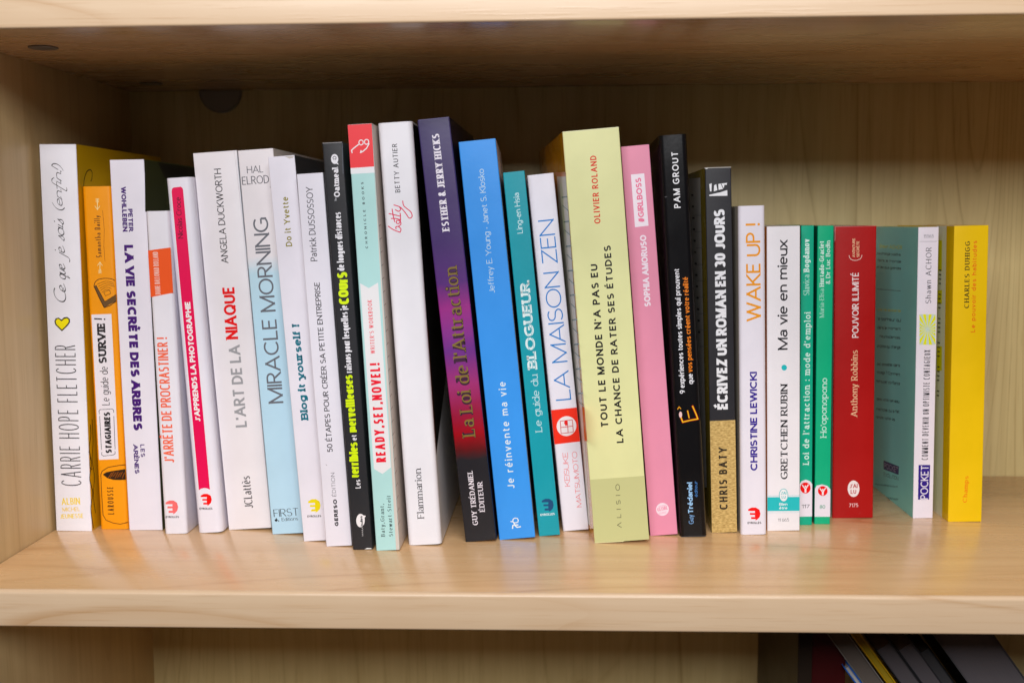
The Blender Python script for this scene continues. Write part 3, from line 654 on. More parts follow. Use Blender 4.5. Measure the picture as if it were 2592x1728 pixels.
  ('T','publisher_lettering#2','MARA',6.41,7.7,6.64,12.76,0.81,(180,178,180),0.16,'S',0,{'track': 0.2}),
  ('G','scuff_mark',[(6.53,-0.2),(8.04,0.75),(10.01,0.59),(11.01,0.04),(10.82,-0.28)],(236,232,228),0,''),
  ('S','scuff_mark#2',[(0.22,224.71),(10.9,224.57)],0.32,(150,148,150),0,0),
  ('S','scuff_mark#3',[(11.03,224.07),(10.14,207.84)],0.2,(96,104,116),0,0),
 ],
 (11,"S"): [
  ('G','colour_band',[(-0.25,234.18),(14.25,234.26),(13.66,211.34),(-0.37,211.18)],(234,66,72),0,''),
  ('G','colour_band',[(-0.37,211.18),(13.66,211.34),(13.68,208.04),(-0.36,208.03)],(226,226,230),0,''),
  ('G','cloth_hinge',[(13.17,234.46),(14.72,234.39),(13.2,-0.21),(11.21,-0.19)],(202,192,184),2,''),
  ('S','spectacles_drawing',[(1.46,219.31),(1.23,220.54),(2.4,221.56),(5.2,223.42)],0.56,(240,225,228),1,0),
  ('S','spectacles_drawing',[(7.86,224.37),(7.74,223.88),(7.46,223.47),(7.05,223.21),(6.6,223.13),(6.16,223.25),(5.79,223.55),(5.57,223.98),(5.51,224.48),(5.64,224.97),(5.92,225.37),(6.32,225.64),(6.78,225.72),(7.22,225.6),(7.58,225.3),(7.81,224.87),(7.86,224.37)],0.48,(240,225,228),1,0),
  ('S','spectacles_drawing',[(10.85,224.54),(10.73,224.05),(10.45,223.64),(10.05,223.38),(9.59,223.3),(9.15,223.42),(8.79,223.72),(8.56,224.15),(8.51,224.65),(8.63,225.14),(8.91,225.54),(9.31,225.81),(9.77,225.88),(10.21,225.76),(10.57,225.47),(10.8,225.04),(10.85,224.54)],0.48,(240,225,228),1,0),
  ('S','spectacles_drawing',[(10.86,223.47),(9.46,221.25),(7.3,219.66),(6.01,219.11),(6.4,220.16)],0.56,(240,225,228),1,0),
  ('T','publisher_lettering','CHRONICLE BOOKS',6.63,167.72,6.51,203.34,1.29,(60,66,70),0.2,'S',0,{'track': 1.0}),
  ('G','title_banner',[(1.05,149.14),(5.66,146.29),(10.88,149.05),(11.26,46.84),(6.36,43.34),(1.81,46.41)],(224,222,224),0,''),
  ('T','title_lettering',"WRITER'S WORKBOOK",6.72,110.45,6.83,139.82,2.41,(222,96,104),0.12,'S',1,{'track': 0.16}),
  ('T','title_lettering','READY,SET,NOVEL!',8.84,49.96,8.87,105.14,5.47,(220,46,60),0.19,'S',1,{'track': 0.14,'sq': 1}),
  ('T','author_lettering','Baty,Grant,',5.45,7.85,5.92,26.43,2.17,(50,64,66),0.15,'R',0,{'track': 0.16}),
  ('T','author_lettering','Stewart-Streit',9.91,7.8,9.99,30.99,2.17,(50,64,66),0.15,'R',0,{'track': 0.16}),
 ],
 (12,"S"): [
  ('T','author_lettering','BETTY AUTIER',9.84,197.88,9.87,224.2,2.77,(48,46,52),0.12,'S',0,{'track': 0.14}),
  ('S','title_lettering',[(1.72,180.03),(4.65,177.78),(8.27,176.15)],0.53,(206,36,78),0,1),
  ('S','title_lettering',[(8.1,176.16),(8.72,177.91),(7.37,179.43),(5.97,179.18),(6.13,178.04)],0.53,(206,36,78),0,1),
  ('S','title_lettering',[(7.37,179.43),(8.92,180.65),(8.4,182.45),(6.79,182.69),(6.45,181.42),(7.81,181.03),(8.9,182.75)],0.53,(206,36,78),0,1),
  ('S','title_lettering',[(3.63,183.98),(6.3,183.85),(8.92,182.91)],0.53,(206,36,78),0,1),
  ('S','title_lettering',[(8.92,182.91),(8.88,184.69)],0.53,(206,36,78),0,1),
  ('S','title_lettering',[(2.62,186.78),(6.04,185.8),(9.06,184.84)],0.53,(206,36,78),0,1),
  ('S','title_lettering',[(9.06,184.84),(8.87,186.79)],0.53,(206,36,78),0,1),
  ('S','title_lettering',[(5.6,181.94),(5.02,185.21),(4.67,189.26)],0.53,(206,36,78),0,1),
  ('S','title_lettering',[(6.25,188.7),(8.28,187.63),(9.35,188.87),(8.77,189.87)],0.53,(206,36,78),0,1),
  ('S','title_lettering',[(5.63,191.31),(9.17,189.85),(11.78,186.65),(13.68,183.65),(15.35,184.37),(14.88,186.82),(12.6,189.03),(11.1,190.72),(10.8,193.32)],0.53,(206,36,78),0,1),
  ('T','publisher_lettering','Flammarion',10.13,15.28,10.2,43.83,3.75,(36,34,38),0.12,'R',0,{}),
 ],
 (13,"S"): [
  ('T','author_lettering','ESTHER & JERRY HICKS',10.92,176.77,11.12,230.24,3.95,(226,220,232),0.22,'R',0,{'ct': 0.4}),
  ('T','title_lettering',"La Loi de l'Attraction",12.59,60.62,12.84,156.74,7.4,(58,26,50),0.23,'R',0,{'ct': 0.6}),
  ('T','title_lettering',"La Loi de l'Attraction",12.43,60.63,12.67,156.75,7.32,(122,102,52),0.12,'R',2,{'ct': 0.5}),
  ('T','publisher_lettering','GUY TRÉDANIEL',8.28,9.3,8.58,41.04,2.96,(222,214,222),0.19,'R',0,{'ct': 0.4}),
  ('T','publisher_lettering','ÉDITEUR',13.01,16.69,13.44,34.04,2.88,(222,214,222),0.19,'R',0,{'ct': 0.4}),
  ('S','scuff_mark',[(0.56,238.68),(17.53,238.49)],0.33,(100,92,140),0,0),
 ],
 (14,"S"): [
  ('T','author_lettering','Jeffrey E. Young • Janet S. Klosko',11.81,141.63,12.49,210.85,3.3,(186,212,240),0.09,'S',0,{}),
  ('T','title_lettering','Je réinvente ma vie',11.73,29.28,12.61,91.08,4.21,(214,226,244),0.13,'S',0,{'track': 0.2}),
  ('S','publisher_logo',[(10.28,9.26),(11.59,9.49),(11.96,10.7),(11.46,11.73),(10.12,12.03),(9.04,11.51),(8.73,10.12),(9.17,9.36),(10.28,9.26)],0.5,(226,232,244),0,0),
  ('S','publisher_logo',[(7.37,10.24),(8.71,9.94)],0.5,(226,232,244),0,0),
  ('S','publisher_logo',[(8.16,6.08),(8.51,7.82),(10.07,8.03),(11.43,7.91)],0.66,(226,232,244),0,0),
  ('S','publisher_logo',[(9.34,9.35),(9.54,7.91),(10.78,6.54),(12.86,6.71)],0.66,(226,232,244),0,0),
 ],
 (15,"S"): [
  ('T','author_lettering','Ling-en Hsia',7.91,175.27,7.89,198.14,3.18,(190,222,228),0.11,'S',0,{}),
  ('T','title_lettering','Le guide du',7.81,61.17,8.3,94.6,4.01,(180,216,222),0.1,'B',0,{}),
  ('T','title_lettering','BLOGUEUR',8.53,97.91,8.8,147.42,5.51,(216,232,236),0.24,'B',0,{}),
  ('T','title_lettering','BLOGUEUR',7.7,97.97,7.99,147.49,3.34,(90,165,178),0.06,'S',2,{}),
  ('G','publisher_logo',[(3.55,20.9),(5.63,21.81),(7.93,21.64),(9.8,20.29),(10.23,17.82),(9.55,15.77),(8.09,14.46),(6.89,14.02),(7.29,14.8),(4.65,14.98),(4.76,16.17),(6.91,16.02),(7.03,17.34),(4.22,17.54),(4.33,18.65),(7.14,18.45),(7.25,19.63),(3.45,19.9)],(30,72,112),0,''),
  ('T','publisher_lettering','EYROLLES',1.97,11.93,10.3,11.91,1.26,(220,228,232),0.2,'S',0,{}),
 ],
 (16,"S"): [
  ('T','title_lettering','LA MAISON ZEN',12.39,77.71,12.51,182.79,8.98,(30,116,186),0.06,'S',0,{}),
  ('G','colour_band',[(-0.23,72.65),(15.64,72.84),(15.37,52.64),(-0.56,52.22)],(226,62,50),0,''),
  ('G','publisher_logo',[(13.83,62.08),(13.56,60.79),(13.01,59.57),(12.22,58.5),(11.22,57.63),(10.06,56.99),(8.79,56.63),(7.5,56.56),(6.23,56.78),(5.05,57.28),(4.02,58.04),(3.19,59.03),(2.61,60.18),(2.31,61.45),(2.29,62.77),(2.57,64.07),(3.12,65.28),(3.92,66.35),(4.93,67.22),(6.1,67.85),(7.36,68.21),(8.66,68.28),(9.92,68.05),(11.09,67.54),(12.12,66.78),(12.93,65.8),(13.51,64.65),(13.81,63.39)],(228,222,224),1,''),
  ('S','publisher_logo',[(4.72,65.66),(4.5,58.29)],0.38,(190,70,70),2,0),
  ('S','publisher_logo',[(4.72,65.66),(11.82,65.83)],0.38,(190,70,70),2,0),
  ('S','publisher_logo',[(4.7,61.93),(8.46,61.97)],0.38,(190,70,70),2,0),
  ('S','publisher_logo',[(4.5,58.29),(11.7,58.57)],0.38,(190,70,70),2,0),
  ('S','publisher_logo',[(8.84,65.84),(8.62,58.4)],0.38,(190,70,70),2,0),
  ('S','publisher_logo',[(11.82,65.83),(11.7,58.57)],0.38,(190,70,70),2,0),
  ('S','publisher_logo',[(8.46,61.97),(11.55,62.21)],0.38,(190,70,70),2,0),
  ('G','publisher_logo',[(7.48,65.92),(8.99,65.66),(8.57,63.09),(7.65,62.45),(6.82,64.4)],(214,50,50),3,''),
  ('T','author_lettering','KEISUKE',6.68,26.61,7.22,46.83,3.05,(216,92,98),0.07,'S',0,{}),
  ('T','author_lettering','MATSUMOTO',12.24,13.61,12.6,46.98,2.97,(216,92,98),0.07,'S',0,{}),
 ],
 (18,"S"): [
  ('G','colour_band',[(0.22,36.85),(31.3,36.77),(30.85,0.0),(0.02,0.02)],(190,190,134),0,''),
  ('T','author_lettering','OLIVIER ROLAND',17.04,179.72,17.43,216.78,3.41,(202,56,20),0.17,'S',0,{'track': 0.12}),
  ('T','title_lettering',"TOUT LE MONDE N'A PAS EU",12.73,65.99,13.5,157.69,4.05,(22,20,20),0.2,'S',0,{'track': 0.16}),
  ('T','title_lettering','LA CHANCE DE RATER SES ÉTUDES',20.6,56.54,21.6,167.27,3.81,(22,20,20),0.2,'S',0,{'track': 0.16}),
  ('T','publisher_lettering','^LISIO',15.86,7.94,16.64,33.07,2.43,(48,46,34),0.1,'S',0,{'track': 1.0}),
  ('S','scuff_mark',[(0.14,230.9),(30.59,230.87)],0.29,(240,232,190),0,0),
  ('S','scuff_mark#2',[(0.29,0.17),(16.36,-0.13)],0.33,(226,220,170),0,0),
 ],
 (19,"S"): [
  ('G','title_panel',[(4.47,207.89),(11.95,207.93),(12.21,178.61),(4.59,178.4)],(232,220,230),0,''),
  ('T','title_lettering','#GIRLBOSS',10.07,180.63,9.99,205.73,3.23,(222,120,150),0.21,'S',1,{}),
  ('T','author_lettering','SOPHIA AMORUSO',10.17,133.11,10.45,173.67,3.56,(236,216,228),0.22,'S',0,{}),
  ('G','publisher_logo',[(11.86,14.97),(11.7,14.12),(11.38,13.34),(10.89,12.64),(10.26,12.07),(9.53,11.66),(8.73,11.43),(7.91,11.38),(7.1,11.53),(6.34,11.86),(5.68,12.35),(5.14,12.99),(4.75,13.74),(4.54,14.56),(4.51,15.41),(4.66,16.26),(4.99,17.04),(5.48,17.74),(6.11,18.3),(6.84,18.71),(7.63,18.95),(8.46,18.99),(9.27,18.85),(10.02,18.52),(10.69,18.02),(11.23,17.39),(11.61,16.64),(11.83,15.82)],(240,212,224),0,''),
  ('T','publisher_logo','GLOBE',5.24,14.18,11.29,15.0,1.94,(222,140,165),0.16,'S',1,{}),
  ('S','publisher_logo',[(6.03,17.19),(10.66,17.75)],0.16,(222,140,165),1,0),
  ('S','publisher_logo',[(5.98,16.51),(10.61,17.08)],0.16,(222,140,165),1,0),
  ('S','publisher_logo',[(5.74,13.13),(10.37,13.7)],0.16,(222,140,165),1,0),
  ('S','publisher_logo',[(5.69,12.45),(10.32,13.02)],0.16,(222,140,165),1,0),
 ],
 (20,"S"): [
  ('T','author_lettering','PAM GROUT',10.05,188.57,10.1,219.79,3.61,(226,226,230),0.16,'S',0,{'track': 0.14}),
  ('T','title_lettering','9 expériences toutes simples qui prouvent',7.09,83.61,7.41,154.73,2.93,(222,222,228),0.16,'S',0,{}),
  ('T','title_lettering','que',12.03,88.77,11.95,94.81,2.85,(222,222,228),0.16,'S',0,{}),
  ('T','title_lettering','vos pensées créent votre réalité',11.99,95.62,12.08,149.76,2.85,(236,128,36),0.16,'S',0,{}),
  ('S','title_emblem',[(3.64,72.04),(4.29,69.28),(4.98,67.18),(8.83,67.93),(13.61,68.52),(12.66,71.59),(10.99,76.05)],1.2,(170,30,16),0,0),
  ('S','title_emblem',[(8.01,73.75),(8.73,69.23)],0.96,(170,30,16),0,0),
  ('S','title_emblem',[(2.43,74.8),(3.37,76.08),(4.26,74.94)],0.6,(170,30,16),0,0),
  ('S','title_emblem',[(3.64,72.04),(4.29,69.28),(4.98,67.18),(8.83,67.93),(13.61,68.52),(12.66,71.59),(10.99,76.05)],0.56,(240,196,70),1,0),
  ('S','title_emblem',[(8.01,73.75),(8.73,69.23)],0.45,(240,196,70),1,0),
  ('S','title_emblem',[(2.43,74.8),(3.37,76.08),(4.26,74.94)],0.28,(240,196,70),1,0),
  ('G','title_emblem',[(4.8,71.54),(4.76,71.14),(4.68,70.77),(4.56,70.43),(4.4,70.15),(4.23,69.95),(4.04,69.82),(3.84,69.77),(3.65,69.82),(3.47,69.96),(3.32,70.17),(3.19,70.45),(3.11,70.79),(3.06,71.17),(3.06,71.56),(3.1,71.96),(3.18,72.33),(3.31,72.67),(3.46,72.94),(3.64,73.15),(3.83,73.28),(4.02,73.32),(4.22,73.28),(4.39,73.14),(4.55,72.93),(4.67,72.65),(4.76,72.31),(4.8,71.93)],(228,190,190),2,''),
  ('T','publisher_lettering','Guy',8.26,7.48,8.15,12.97,2.85,(120,160,205),0.1,'S',0,{}),
  ('T','publisher_lettering','Trédaniel',8.18,13.54,8.49,31.95,2.85,(150,190,236),0.2,'S',0,{}),
  ('T','publisher_lettering#2','éditeur',11.29,23.21,11.44,32.41,1.74,(70,120,180),0.12,'S',0,{}),
  ('S','scuff_mark',[(1.51,195.13),(2.84,195.25)],0.33,(80,78,80),0,0),
  ('S','scuff_mark#2',[(0.74,0.13),(14.85,-0.03)],0.4,(60,60,64),0,0),
 ],
 (21,"S"): [
  ('G','kraft_band',[(0.1,66.24),(15.25,66.5),(14.69,0.0),(0.02,-0.0)],(190,160,100),0,'kraft'),
  ('G','publisher_logo',[(2.1,195.51),(12.38,195.27),(12.27,198.42),(8.41,197.35),(2.11,196.19)],(224,224,228),0,''),
  ('G','publisher_logo',[(2.56,198.05),(2.21,202.14),(3.64,202.6),(3.4,198.02)],(224,224,228),0,''),
  ('G','publisher_logo',[(4.74,197.98),(4.96,201.37),(6.14,202.02),(6.75,198.6)],(224,224,228),0,''),
  ('G','publisher_logo',[(7.43,198.74),(7.31,201.98),(8.66,202.28),(9.94,199.18)],(224,224,228),0,''),
  ('G','publisher_logo',[(10.28,199.51),(8.99,202.27),(12.34,202.5),(11.99,201.32),(10.82,201.53)],(224,224,228),0,''),
  ('T','title_lettering','ÉCRIVEZ UN ROMAN EN 30 JOURS',10.53,72.86,10.58,187.76,6.04,(226,226,230),0.24,'S',0,{'sq': 1,'stencil': 1}),
  ('T','author_lettering','CHRIS BATY',9.42,13.75,9.5,50.68,4.67,(48,38,26),0.19,'S',1,{'track': 0.2,'sq': 1}),
  ('S','scuff_mark',[(-0.06,211.23),(1.95,211.33),(14.5,211.2)],0.42,(170,166,160),0,0),
  ('G','scuff_mark#2',[(-0.4,210.9),(0.45,211.38),(1.95,211.33),(0.77,210.69)],(236,232,228),0,''),
 ],
 (22,"S"): [
  ('T','title_lettering','WAKE UP !',12.29,124.39,12.13,179.76,8.13,(226,150,24),0.12,'S',0,{}),
  ('T','author_lettering','CHRISTINE LEWICKI',9.76,37.82,9.8,95.38,4.01,(52,34,134),0.215,'S',0,{}),
  ('G','publisher_logo',[(4.28,15.09),(6.32,16.08),(8.69,16.02),(10.71,14.76),(11.38,12.32),(10.86,10.25),(9.49,8.89),(8.3,8.4),(8.65,9.19),(5.94,9.26),(5.94,10.44),(8.15,10.38),(8.15,11.7),(5.27,11.77),(5.28,12.88),(8.16,12.81),(8.17,13.99),(4.27,14.08)],(226,28,20),0,''),
  ('T','publisher_lettering','EYROLLES',3.92,6.39,11.74,6.36,1.22,(50,46,50),0.2,'S',0,{}),
 ],
 (23,"S"): [
  ('T','title_lettering','Ma vie en mieux',11.81,106.94,11.75,170.0,5.6,(30,28,34),0.14,'S',0,{}),
  ('G','dot_ornament',[(11.48,96.57),(11.44,96.2),(11.32,95.84),(11.13,95.53),(10.88,95.27),(10.57,95.08),(10.24,94.96),(9.88,94.93),(9.53,94.98),(9.19,95.11),(8.89,95.32),(8.64,95.59),(8.45,95.92),(8.33,96.28),(8.29,96.65),(8.33,97.02),(8.45,97.37),(8.64,97.69),(8.89,97.95),(9.19,98.14),(9.53,98.25),(9.88,98.29),(10.24,98.24),(10.57,98.1),(10.88,97.9),(11.13,97.62),(11.32,97.3),(11.44,96.94)],(58,176,180),0,''),
  ('T','author_lettering','GRETCHEN RUBIN',11.79,30.77,11.74,86.9,3.95,(30,28,32),0.2,'R',0,{}),
  ('G','colour_band',[(-0.27,20.22),(19.3,20.13),(19.33,11.72),(-0.3,11.89)],(58,176,180),0,''),
  ('S','rule_line',[(-0.27,21.04),(19.29,20.89)],0.19,(120,190,196),0,0),
  ('S','rule_line',[(-0.31,10.99),(19.33,10.75)],0.19,(150,200,204),0,0),
  ('G','publisher_logo',[(12.2,21.18),(12.13,20.3),(11.93,19.46),(11.61,18.72),(11.18,18.1),(10.67,17.64),(10.1,17.37),(9.5,17.29),(8.9,17.41),(8.33,17.72),(7.82,18.21),(7.4,18.86),(7.08,19.62),(6.88,20.47),(6.81,21.36),(6.88,22.24),(7.08,23.07),(7.4,23.82),(7.83,24.43),(8.34,24.89),(8.91,25.16),(9.5,25.24),(10.1,25.13),(10.67,24.81),(11.18,24.32),(11.61,23.68),(11.93,22.92),(12.13,22.07)],(58,176,180),1,''),
  ('G','publisher_logo',[(11.87,21.19),(11.81,20.39),(11.63,19.62),(11.35,18.94),(10.98,18.38),(10.53,17.96),(10.03,17.7),(9.5,17.63),(8.98,17.74),(8.48,18.02),(8.03,18.47),(7.66,19.06),(7.37,19.76),(7.2,20.54),(7.14,21.35),(7.2,22.15),(7.38,22.92),(7.66,23.6),(8.03,24.16),(8.48,24.58),(8.98,24.83),(9.5,24.9),(10.03,24.79),(10.53,24.51),(10.98,24.06),(11.35,23.48),(11.63,22.78),(11.81,22.01)],(226,226,228),2,''),
  ('T','publisher_logo',"J'AI",7.86,21.74,11.14,21.77,1.69,(58,176,180),0.14,'S',3,{}),
  ('T','publisher_logo','LU',8.39,19.25,10.75,19.31,1.69,(58,176,180),0.14,'S',3,{}),
  ('T','collection_lettering','Bien',6.94,15.1,11.74,15.01,1.62,(220,238,240),0.18,'S',1,{}),
  ('T','collection_lettering','être',6.94,12.82,11.74,12.8,1.62,(220,238,240),0.18,'S',1,{}),
  ('T','number_lettering','11 665',6.2,5.5,12.68,5.56,1.88,(100,98,102),0.09,'S',0,{}),
 ],
 (24,"S"): [
  ('T','author_lettering','Slavica',4.95,137.67,4.86,149.69,3.35,(176,220,208),0.1,'R',0,{}),
  ('T','author_lettering','Bogdanov',4.85,151.33,4.75,170.58,3.35,(206,232,224),0.2,'R',0,{}),
  ('T','title_lettering',"Loi de l'attraction : mode d'emploi",5.39,36.79,5.81,127.71,3.63,(206,232,224),0.14,'B',0,{'track': 0.16,'ct': 0.8}),
  ('G','number_panel',[(-0.41,25.13),(1.22,26.87),(3.66,27.69),(6.12,26.71),(7.77,24.86),(7.96,5.2),(-0.36,5.12)],(220,214,224),0,''),
  ('G','publisher_logo',[(6.47,22.58),(6.4,21.83),(6.18,21.12),(5.82,20.49),(5.34,19.97),(4.76,19.58),(4.12,19.35),(3.44,19.29),(2.75,19.4),(2.1,19.67),(1.52,20.1),(1.04,20.65),(0.67,21.31),(0.44,22.03),(0.36,22.79),(0.44,23.53),(0.66,24.24),(1.02,24.87),(1.5,25.38),(2.08,25.76),(2.72,25.99),(3.4,26.05),(4.07,25.95),(4.72,25.68),(5.3,25.26),(5.79,24.71),(6.16,24.06),(6.39,23.34)],(220,34,30),1,''),
  ('S','publisher_logo',[(1.6,24.39),(3.42,21.78),(5.07,24.58)],0.59,(232,222,228),2,0),
  ('S','publisher_logo',[(3.42,22.23),(3.43,19.82)],1.05,(232,222,228),3,0),
  ('G','publisher_logo',[(3.9,23.57),(3.88,23.43),(3.85,23.31),(3.79,23.2),(3.72,23.1),(3.62,23.04),(3.52,23.0),(3.41,22.98),(3.31,23.0),(3.2,23.05),(3.11,23.12),(3.03,23.22),(2.97,23.34),(2.94,23.47),(2.93,23.6),(2.94,23.73),(2.97,23.86),(3.03,23.97),(3.11,24.06),(3.2,24.13),(3.3,24.17),(3.41,24.18),(3.52,24.17),(3.62,24.12),(3.71,24.04),(3.79,23.95),(3.85,23.83),(3.88,23.7)],(232,222,228),3,''),
  ('T','number_lettering','117',1.17,10.38,5.94,10.37,2.11,(60,58,62),0.11,'S',1,{}),
 ],
 (25,"S"): [
  ('T','author_lettering','Maria-Elisa',4.2,124.54,4.0,141.32,2.61,(170,220,204),0.1,'R',0,{}),
  ('T','author_lettering','Hurtado-Graciet',3.99,142.58,3.67,169.35,2.61,(206,232,222),0.2,'R',0,{}),
  ('T','author_lettering','& Dr Luc Bodin',7.57,144.1,7.28,169.43,2.48,(206,232,222),0.17,'R',0,{}),
  ('T','title_lettering',"Ho'oponopono",6.47,52.74,6.5,88.54,3.64,(190,228,216),0.12,'B',0,{'ct': 0.8}),
  ('G','number_panel',[(-1.03,21.73),(1.05,23.64),(4.2,24.32),(7.37,23.41),(9.5,21.34),(9.7,4.48),(-0.83,4.57)],(220,214,224),0,''),
  ('G','publisher_logo',[(7.56,20.22),(7.5,19.56),(7.29,18.93),(6.96,18.38),(6.51,17.92),(5.97,17.59),(5.37,17.39),(4.74,17.34),(4.1,17.44),(3.49,17.68),(2.94,18.06),(2.49,18.55),(2.14,19.13),(1.92,19.77),(1.84,20.43),(1.9,21.09),(2.11,21.72),(2.44,22.27),(2.89,22.72),(3.43,23.06),(4.03,23.26),(4.67,23.31),(5.3,23.21),(5.91,22.97),(6.46,22.59),(6.92,22.1),(7.26,21.52),(7.48,20.88)],(220,34,30),1,''),
  ('S','publisher_logo',[(2.99,21.85),(4.71,19.53),(6.24,21.99)],0.59,(232,222,228),2,0),
  ('S','publisher_logo',[(4.71,19.93),(4.73,17.8)],1.05,(232,222,228),3,0),
  ('G','publisher_logo',[(5.15,21.1),(5.14,20.99),(5.1,20.87),(5.05,20.78),(4.98,20.69),(4.89,20.63),(4.8,20.6),(4.7,20.59),(4.6,20.61),(4.5,20.65),(4.41,20.72),(4.34,20.8),(4.28,20.91),(4.25,21.02),(4.24,21.14),(4.25,21.25),(4.28,21.37),(4.33,21.46),(4.4,21.55),(4.49,21.61),(4.58,21.64),(4.69,21.65),(4.79,21.63),(4.88,21.59),(4.97,21.52),(5.04,21.44),(5.1,21.33),(5.13,21.22)],(232,222,228),3,''),
  ('T','number_lettering','80',3.01,9.59,6.26,9.59,2.12,(70,150,120),0.11,'S',1,{}),
 ],
 (26,"S"): [
  ('T','author_lettering','Anthony Robbins',14.44,62.68,14.27,103.26,3.77,(238,184,150),0.14,'R',0,{}),
  ('T','title_lettering','POUVOIR ILLIMITÉ',14.7,110.83,14.42,150.0,3.86,(240,214,214),0.13,'S',0,{}),
  ('T','collection_lettering','AVENTURE',12.13,159.14,12.02,170.34,1.58,(238,184,150),0.17,'S',0,{}),
  ('T','collection_lettering','SECRÈTE',14.63,159.17,14.53,168.74,1.58,(238,184,150),0.17,'S',0,{}),
  ('S','collection_emblem',[(8.56,160.36),(9.2,158.48),(10.77,157.48),(12.46,157.25),(14.21,157.65),(15.58,158.55),(16.25,160.45)],0.32,(232,200,190),0,1),
  ('G','publisher_logo',[(16.24,18.15),(16.17,17.01),(15.91,15.94),(15.5,14.97),(14.95,14.17),(14.28,13.58),(13.53,13.21),(12.74,13.1),(11.95,13.24),(11.19,13.64),(10.51,14.26),(9.94,15.08),(9.51,16.06),(9.24,17.15),(9.14,18.29),(9.22,19.42),(9.47,20.5),(9.88,21.46),(10.44,22.26),(11.1,22.86),(11.85,23.22),(12.64,23.33),(13.43,23.19),(14.18,22.8),(14.86,22.18),(15.43,21.36),(15.87,20.38),(16.14,19.29)],(236,218,218),0,''),
  ('T','publisher_logo',"J'AI",10.27,18.68,15.1,18.73,2.56,(170,20,20),0.15,'S',1,{}),
  ('T','publisher_logo','LU',10.98,15.07,14.33,15.14,2.56,(170,20,20),0.15,'S',1,{}),
  ('T','number_lettering','7175',9.99,6.78,15.62,6.8,2.29,(240,190,190),0.12,'S',0,{}),
  ('S','scuff_mark',[(0.19,177.19),(0.14,169.05)],0.38,(196,130,130),0,0),
  ('S','scuff_mark#2',[(0.32,177.32),(24.39,177.43)],0.26,(190,90,90),0,0),
 ],
 (27,"S"): [
  ('T','number_lettering','15565',3.03,170.53,9.07,170.51,1.93,(120,118,124),0.09,'S',0,{}),
  ('S','rule_line',[(0.94,168.38),(11.19,168.3)],0.16,(110,108,114),0,0),
  ('T','author_lettering','Shawn ACHOR',8.31,131.42,7.88,164.82,3.28,(44,42,48),0.1,'F',0,{'track': 0.18}),
  ('G','sunburst_emblem',[(1.54,124.98),(11.32,124.85),(11.33,106.51),(1.8,106.62)],(192,208,196),0,''),
  ('G','sunburst_emblem',[(7.39,115.57),(11.3,115.22),(11.32,114.15)],(222,222,20),1,''),
  ('G','sunburst_emblem',[(7.27,115.24),(11.34,113.1),(11.37,111.61)],(222,222,20),1,''),
  ('G','sunburst_emblem',[(7.03,114.99),(11.4,109.84),(11.46,106.52)],(222,222,20),1,''),
  ('G','sunburst_emblem',[(6.71,114.86),(9.57,106.5),(7.6,106.56)],(222,222,20),1,''),
  ('G','sunburst_emblem',[(6.36,114.86),(5.97,106.62),(4.03,106.68)],(222,222,20),1,''),
  ('G','sunburst_emblem',[(6.04,115.0),(2.14,106.74),(1.92,109.94)],(222,222,20),1,''),
  ('G','sunburst_emblem',[(5.78,115.26),(1.88,111.77),(1.85,113.28)],(222,222,20),1,''),
  ('G','sunburst_emblem',[(5.64,115.59),(1.83,114.33),(1.8,115.4)],(222,222,20),1,''),
  ('G','sunburst_emblem',[(5.62,115.95),(1.78,116.29),(1.76,117.35)],(222,222,20),1,''),
  ('G','sunburst_emblem',[(5.75,116.28),(1.74,118.39),(1.71,119.85)],(222,222,20),1,''),
  ('G','sunburst_emblem',[(5.98,116.53),(1.67,121.61),(1.6,124.91)],(222,222,20),1,''),
  ('G','sunburst_emblem',[(6.3,116.67),(3.48,124.93),(5.42,124.88)],(222,222,20),1,''),
  ('G','sunburst_emblem',[(6.65,116.66),(7.04,124.83),(8.96,124.78)],(222,222,20),1,''),
  ('G','sunburst_emblem',[(6.97,116.52),(10.85,124.73),(11.19,121.7)],(222,222,20),1,''),
  ('G','sunburst_emblem',[(7.23,116.26),(11.22,119.82),(11.25,118.29)],(222,222,20),1,''),
  ('G','sunburst_emblem',[(7.38,115.93),(11.27,117.21),(11.29,116.13)],(222,222,20),1,''),
  ('T','title_lettering','COMMENT DEVENIR UN OPTIMISTE CONTAGIEUX',8.33,36.19,8.53,103.27,3.74,(40,38,44),0.085,'S',0,{'track': 0.12,'sq': 1}),
  ('G','publisher_panel',[(2.8,33.07),(9.8,33.05),(9.58,11.54),(2.83,11.59)],(44,28,122),0,''),
  ('T','publisher_lettering','POCKET',8.8,11.73,8.89,32.75,4.61,(222,216,232),0.11,'S',1,{}),
 ],
 (28,"S"): [
  ('T','author_lettering','CHARLES DUHIGG',9.53,129.06,9.26,168.46,2.73,(60,50,10),0.2,'R',0,{'track': 0.14,'ct': 0.4}),
  ('T','title_lettering','Le pouvoir des habitudes',13.37,114.74,13.31,168.64,2.48,(218,88,6),0.13,'S',0,{'track': 0.22}),
  ('T','publisher_lettering','Champs',10.87,11.77,11.51,27.98,2.41,(226,90,16),0.16,'R',0,{'track': 0.16,'ct': 0.4}),
 ],
 (1,"R"): [
  ('S','title_lettering',[(8.27,203.95),(9.38,208.01),(13.02,212.34),(17.72,213.93),(20.72,212.67),(19.98,208.78),(18.36,207.18)],0.7,(40,30,14),0,1),
  ('S','hair_drawing',[(3.97,63.71),(4.1,57.11),(1.09,49.51),(3.31,40.81),(0.14,31.64),(3.49,22.56),(-0.06,13.51),(2.42,1.2)],0.96,(60,48,20),0,1),
  ('S','hair_drawing',[(6.72,66.49),(6.81,53.29),(4.6,42.18),(6.69,31.77),(4.28,20.7),(6.12,9.39)],0.72,(40,32,18),0,1),
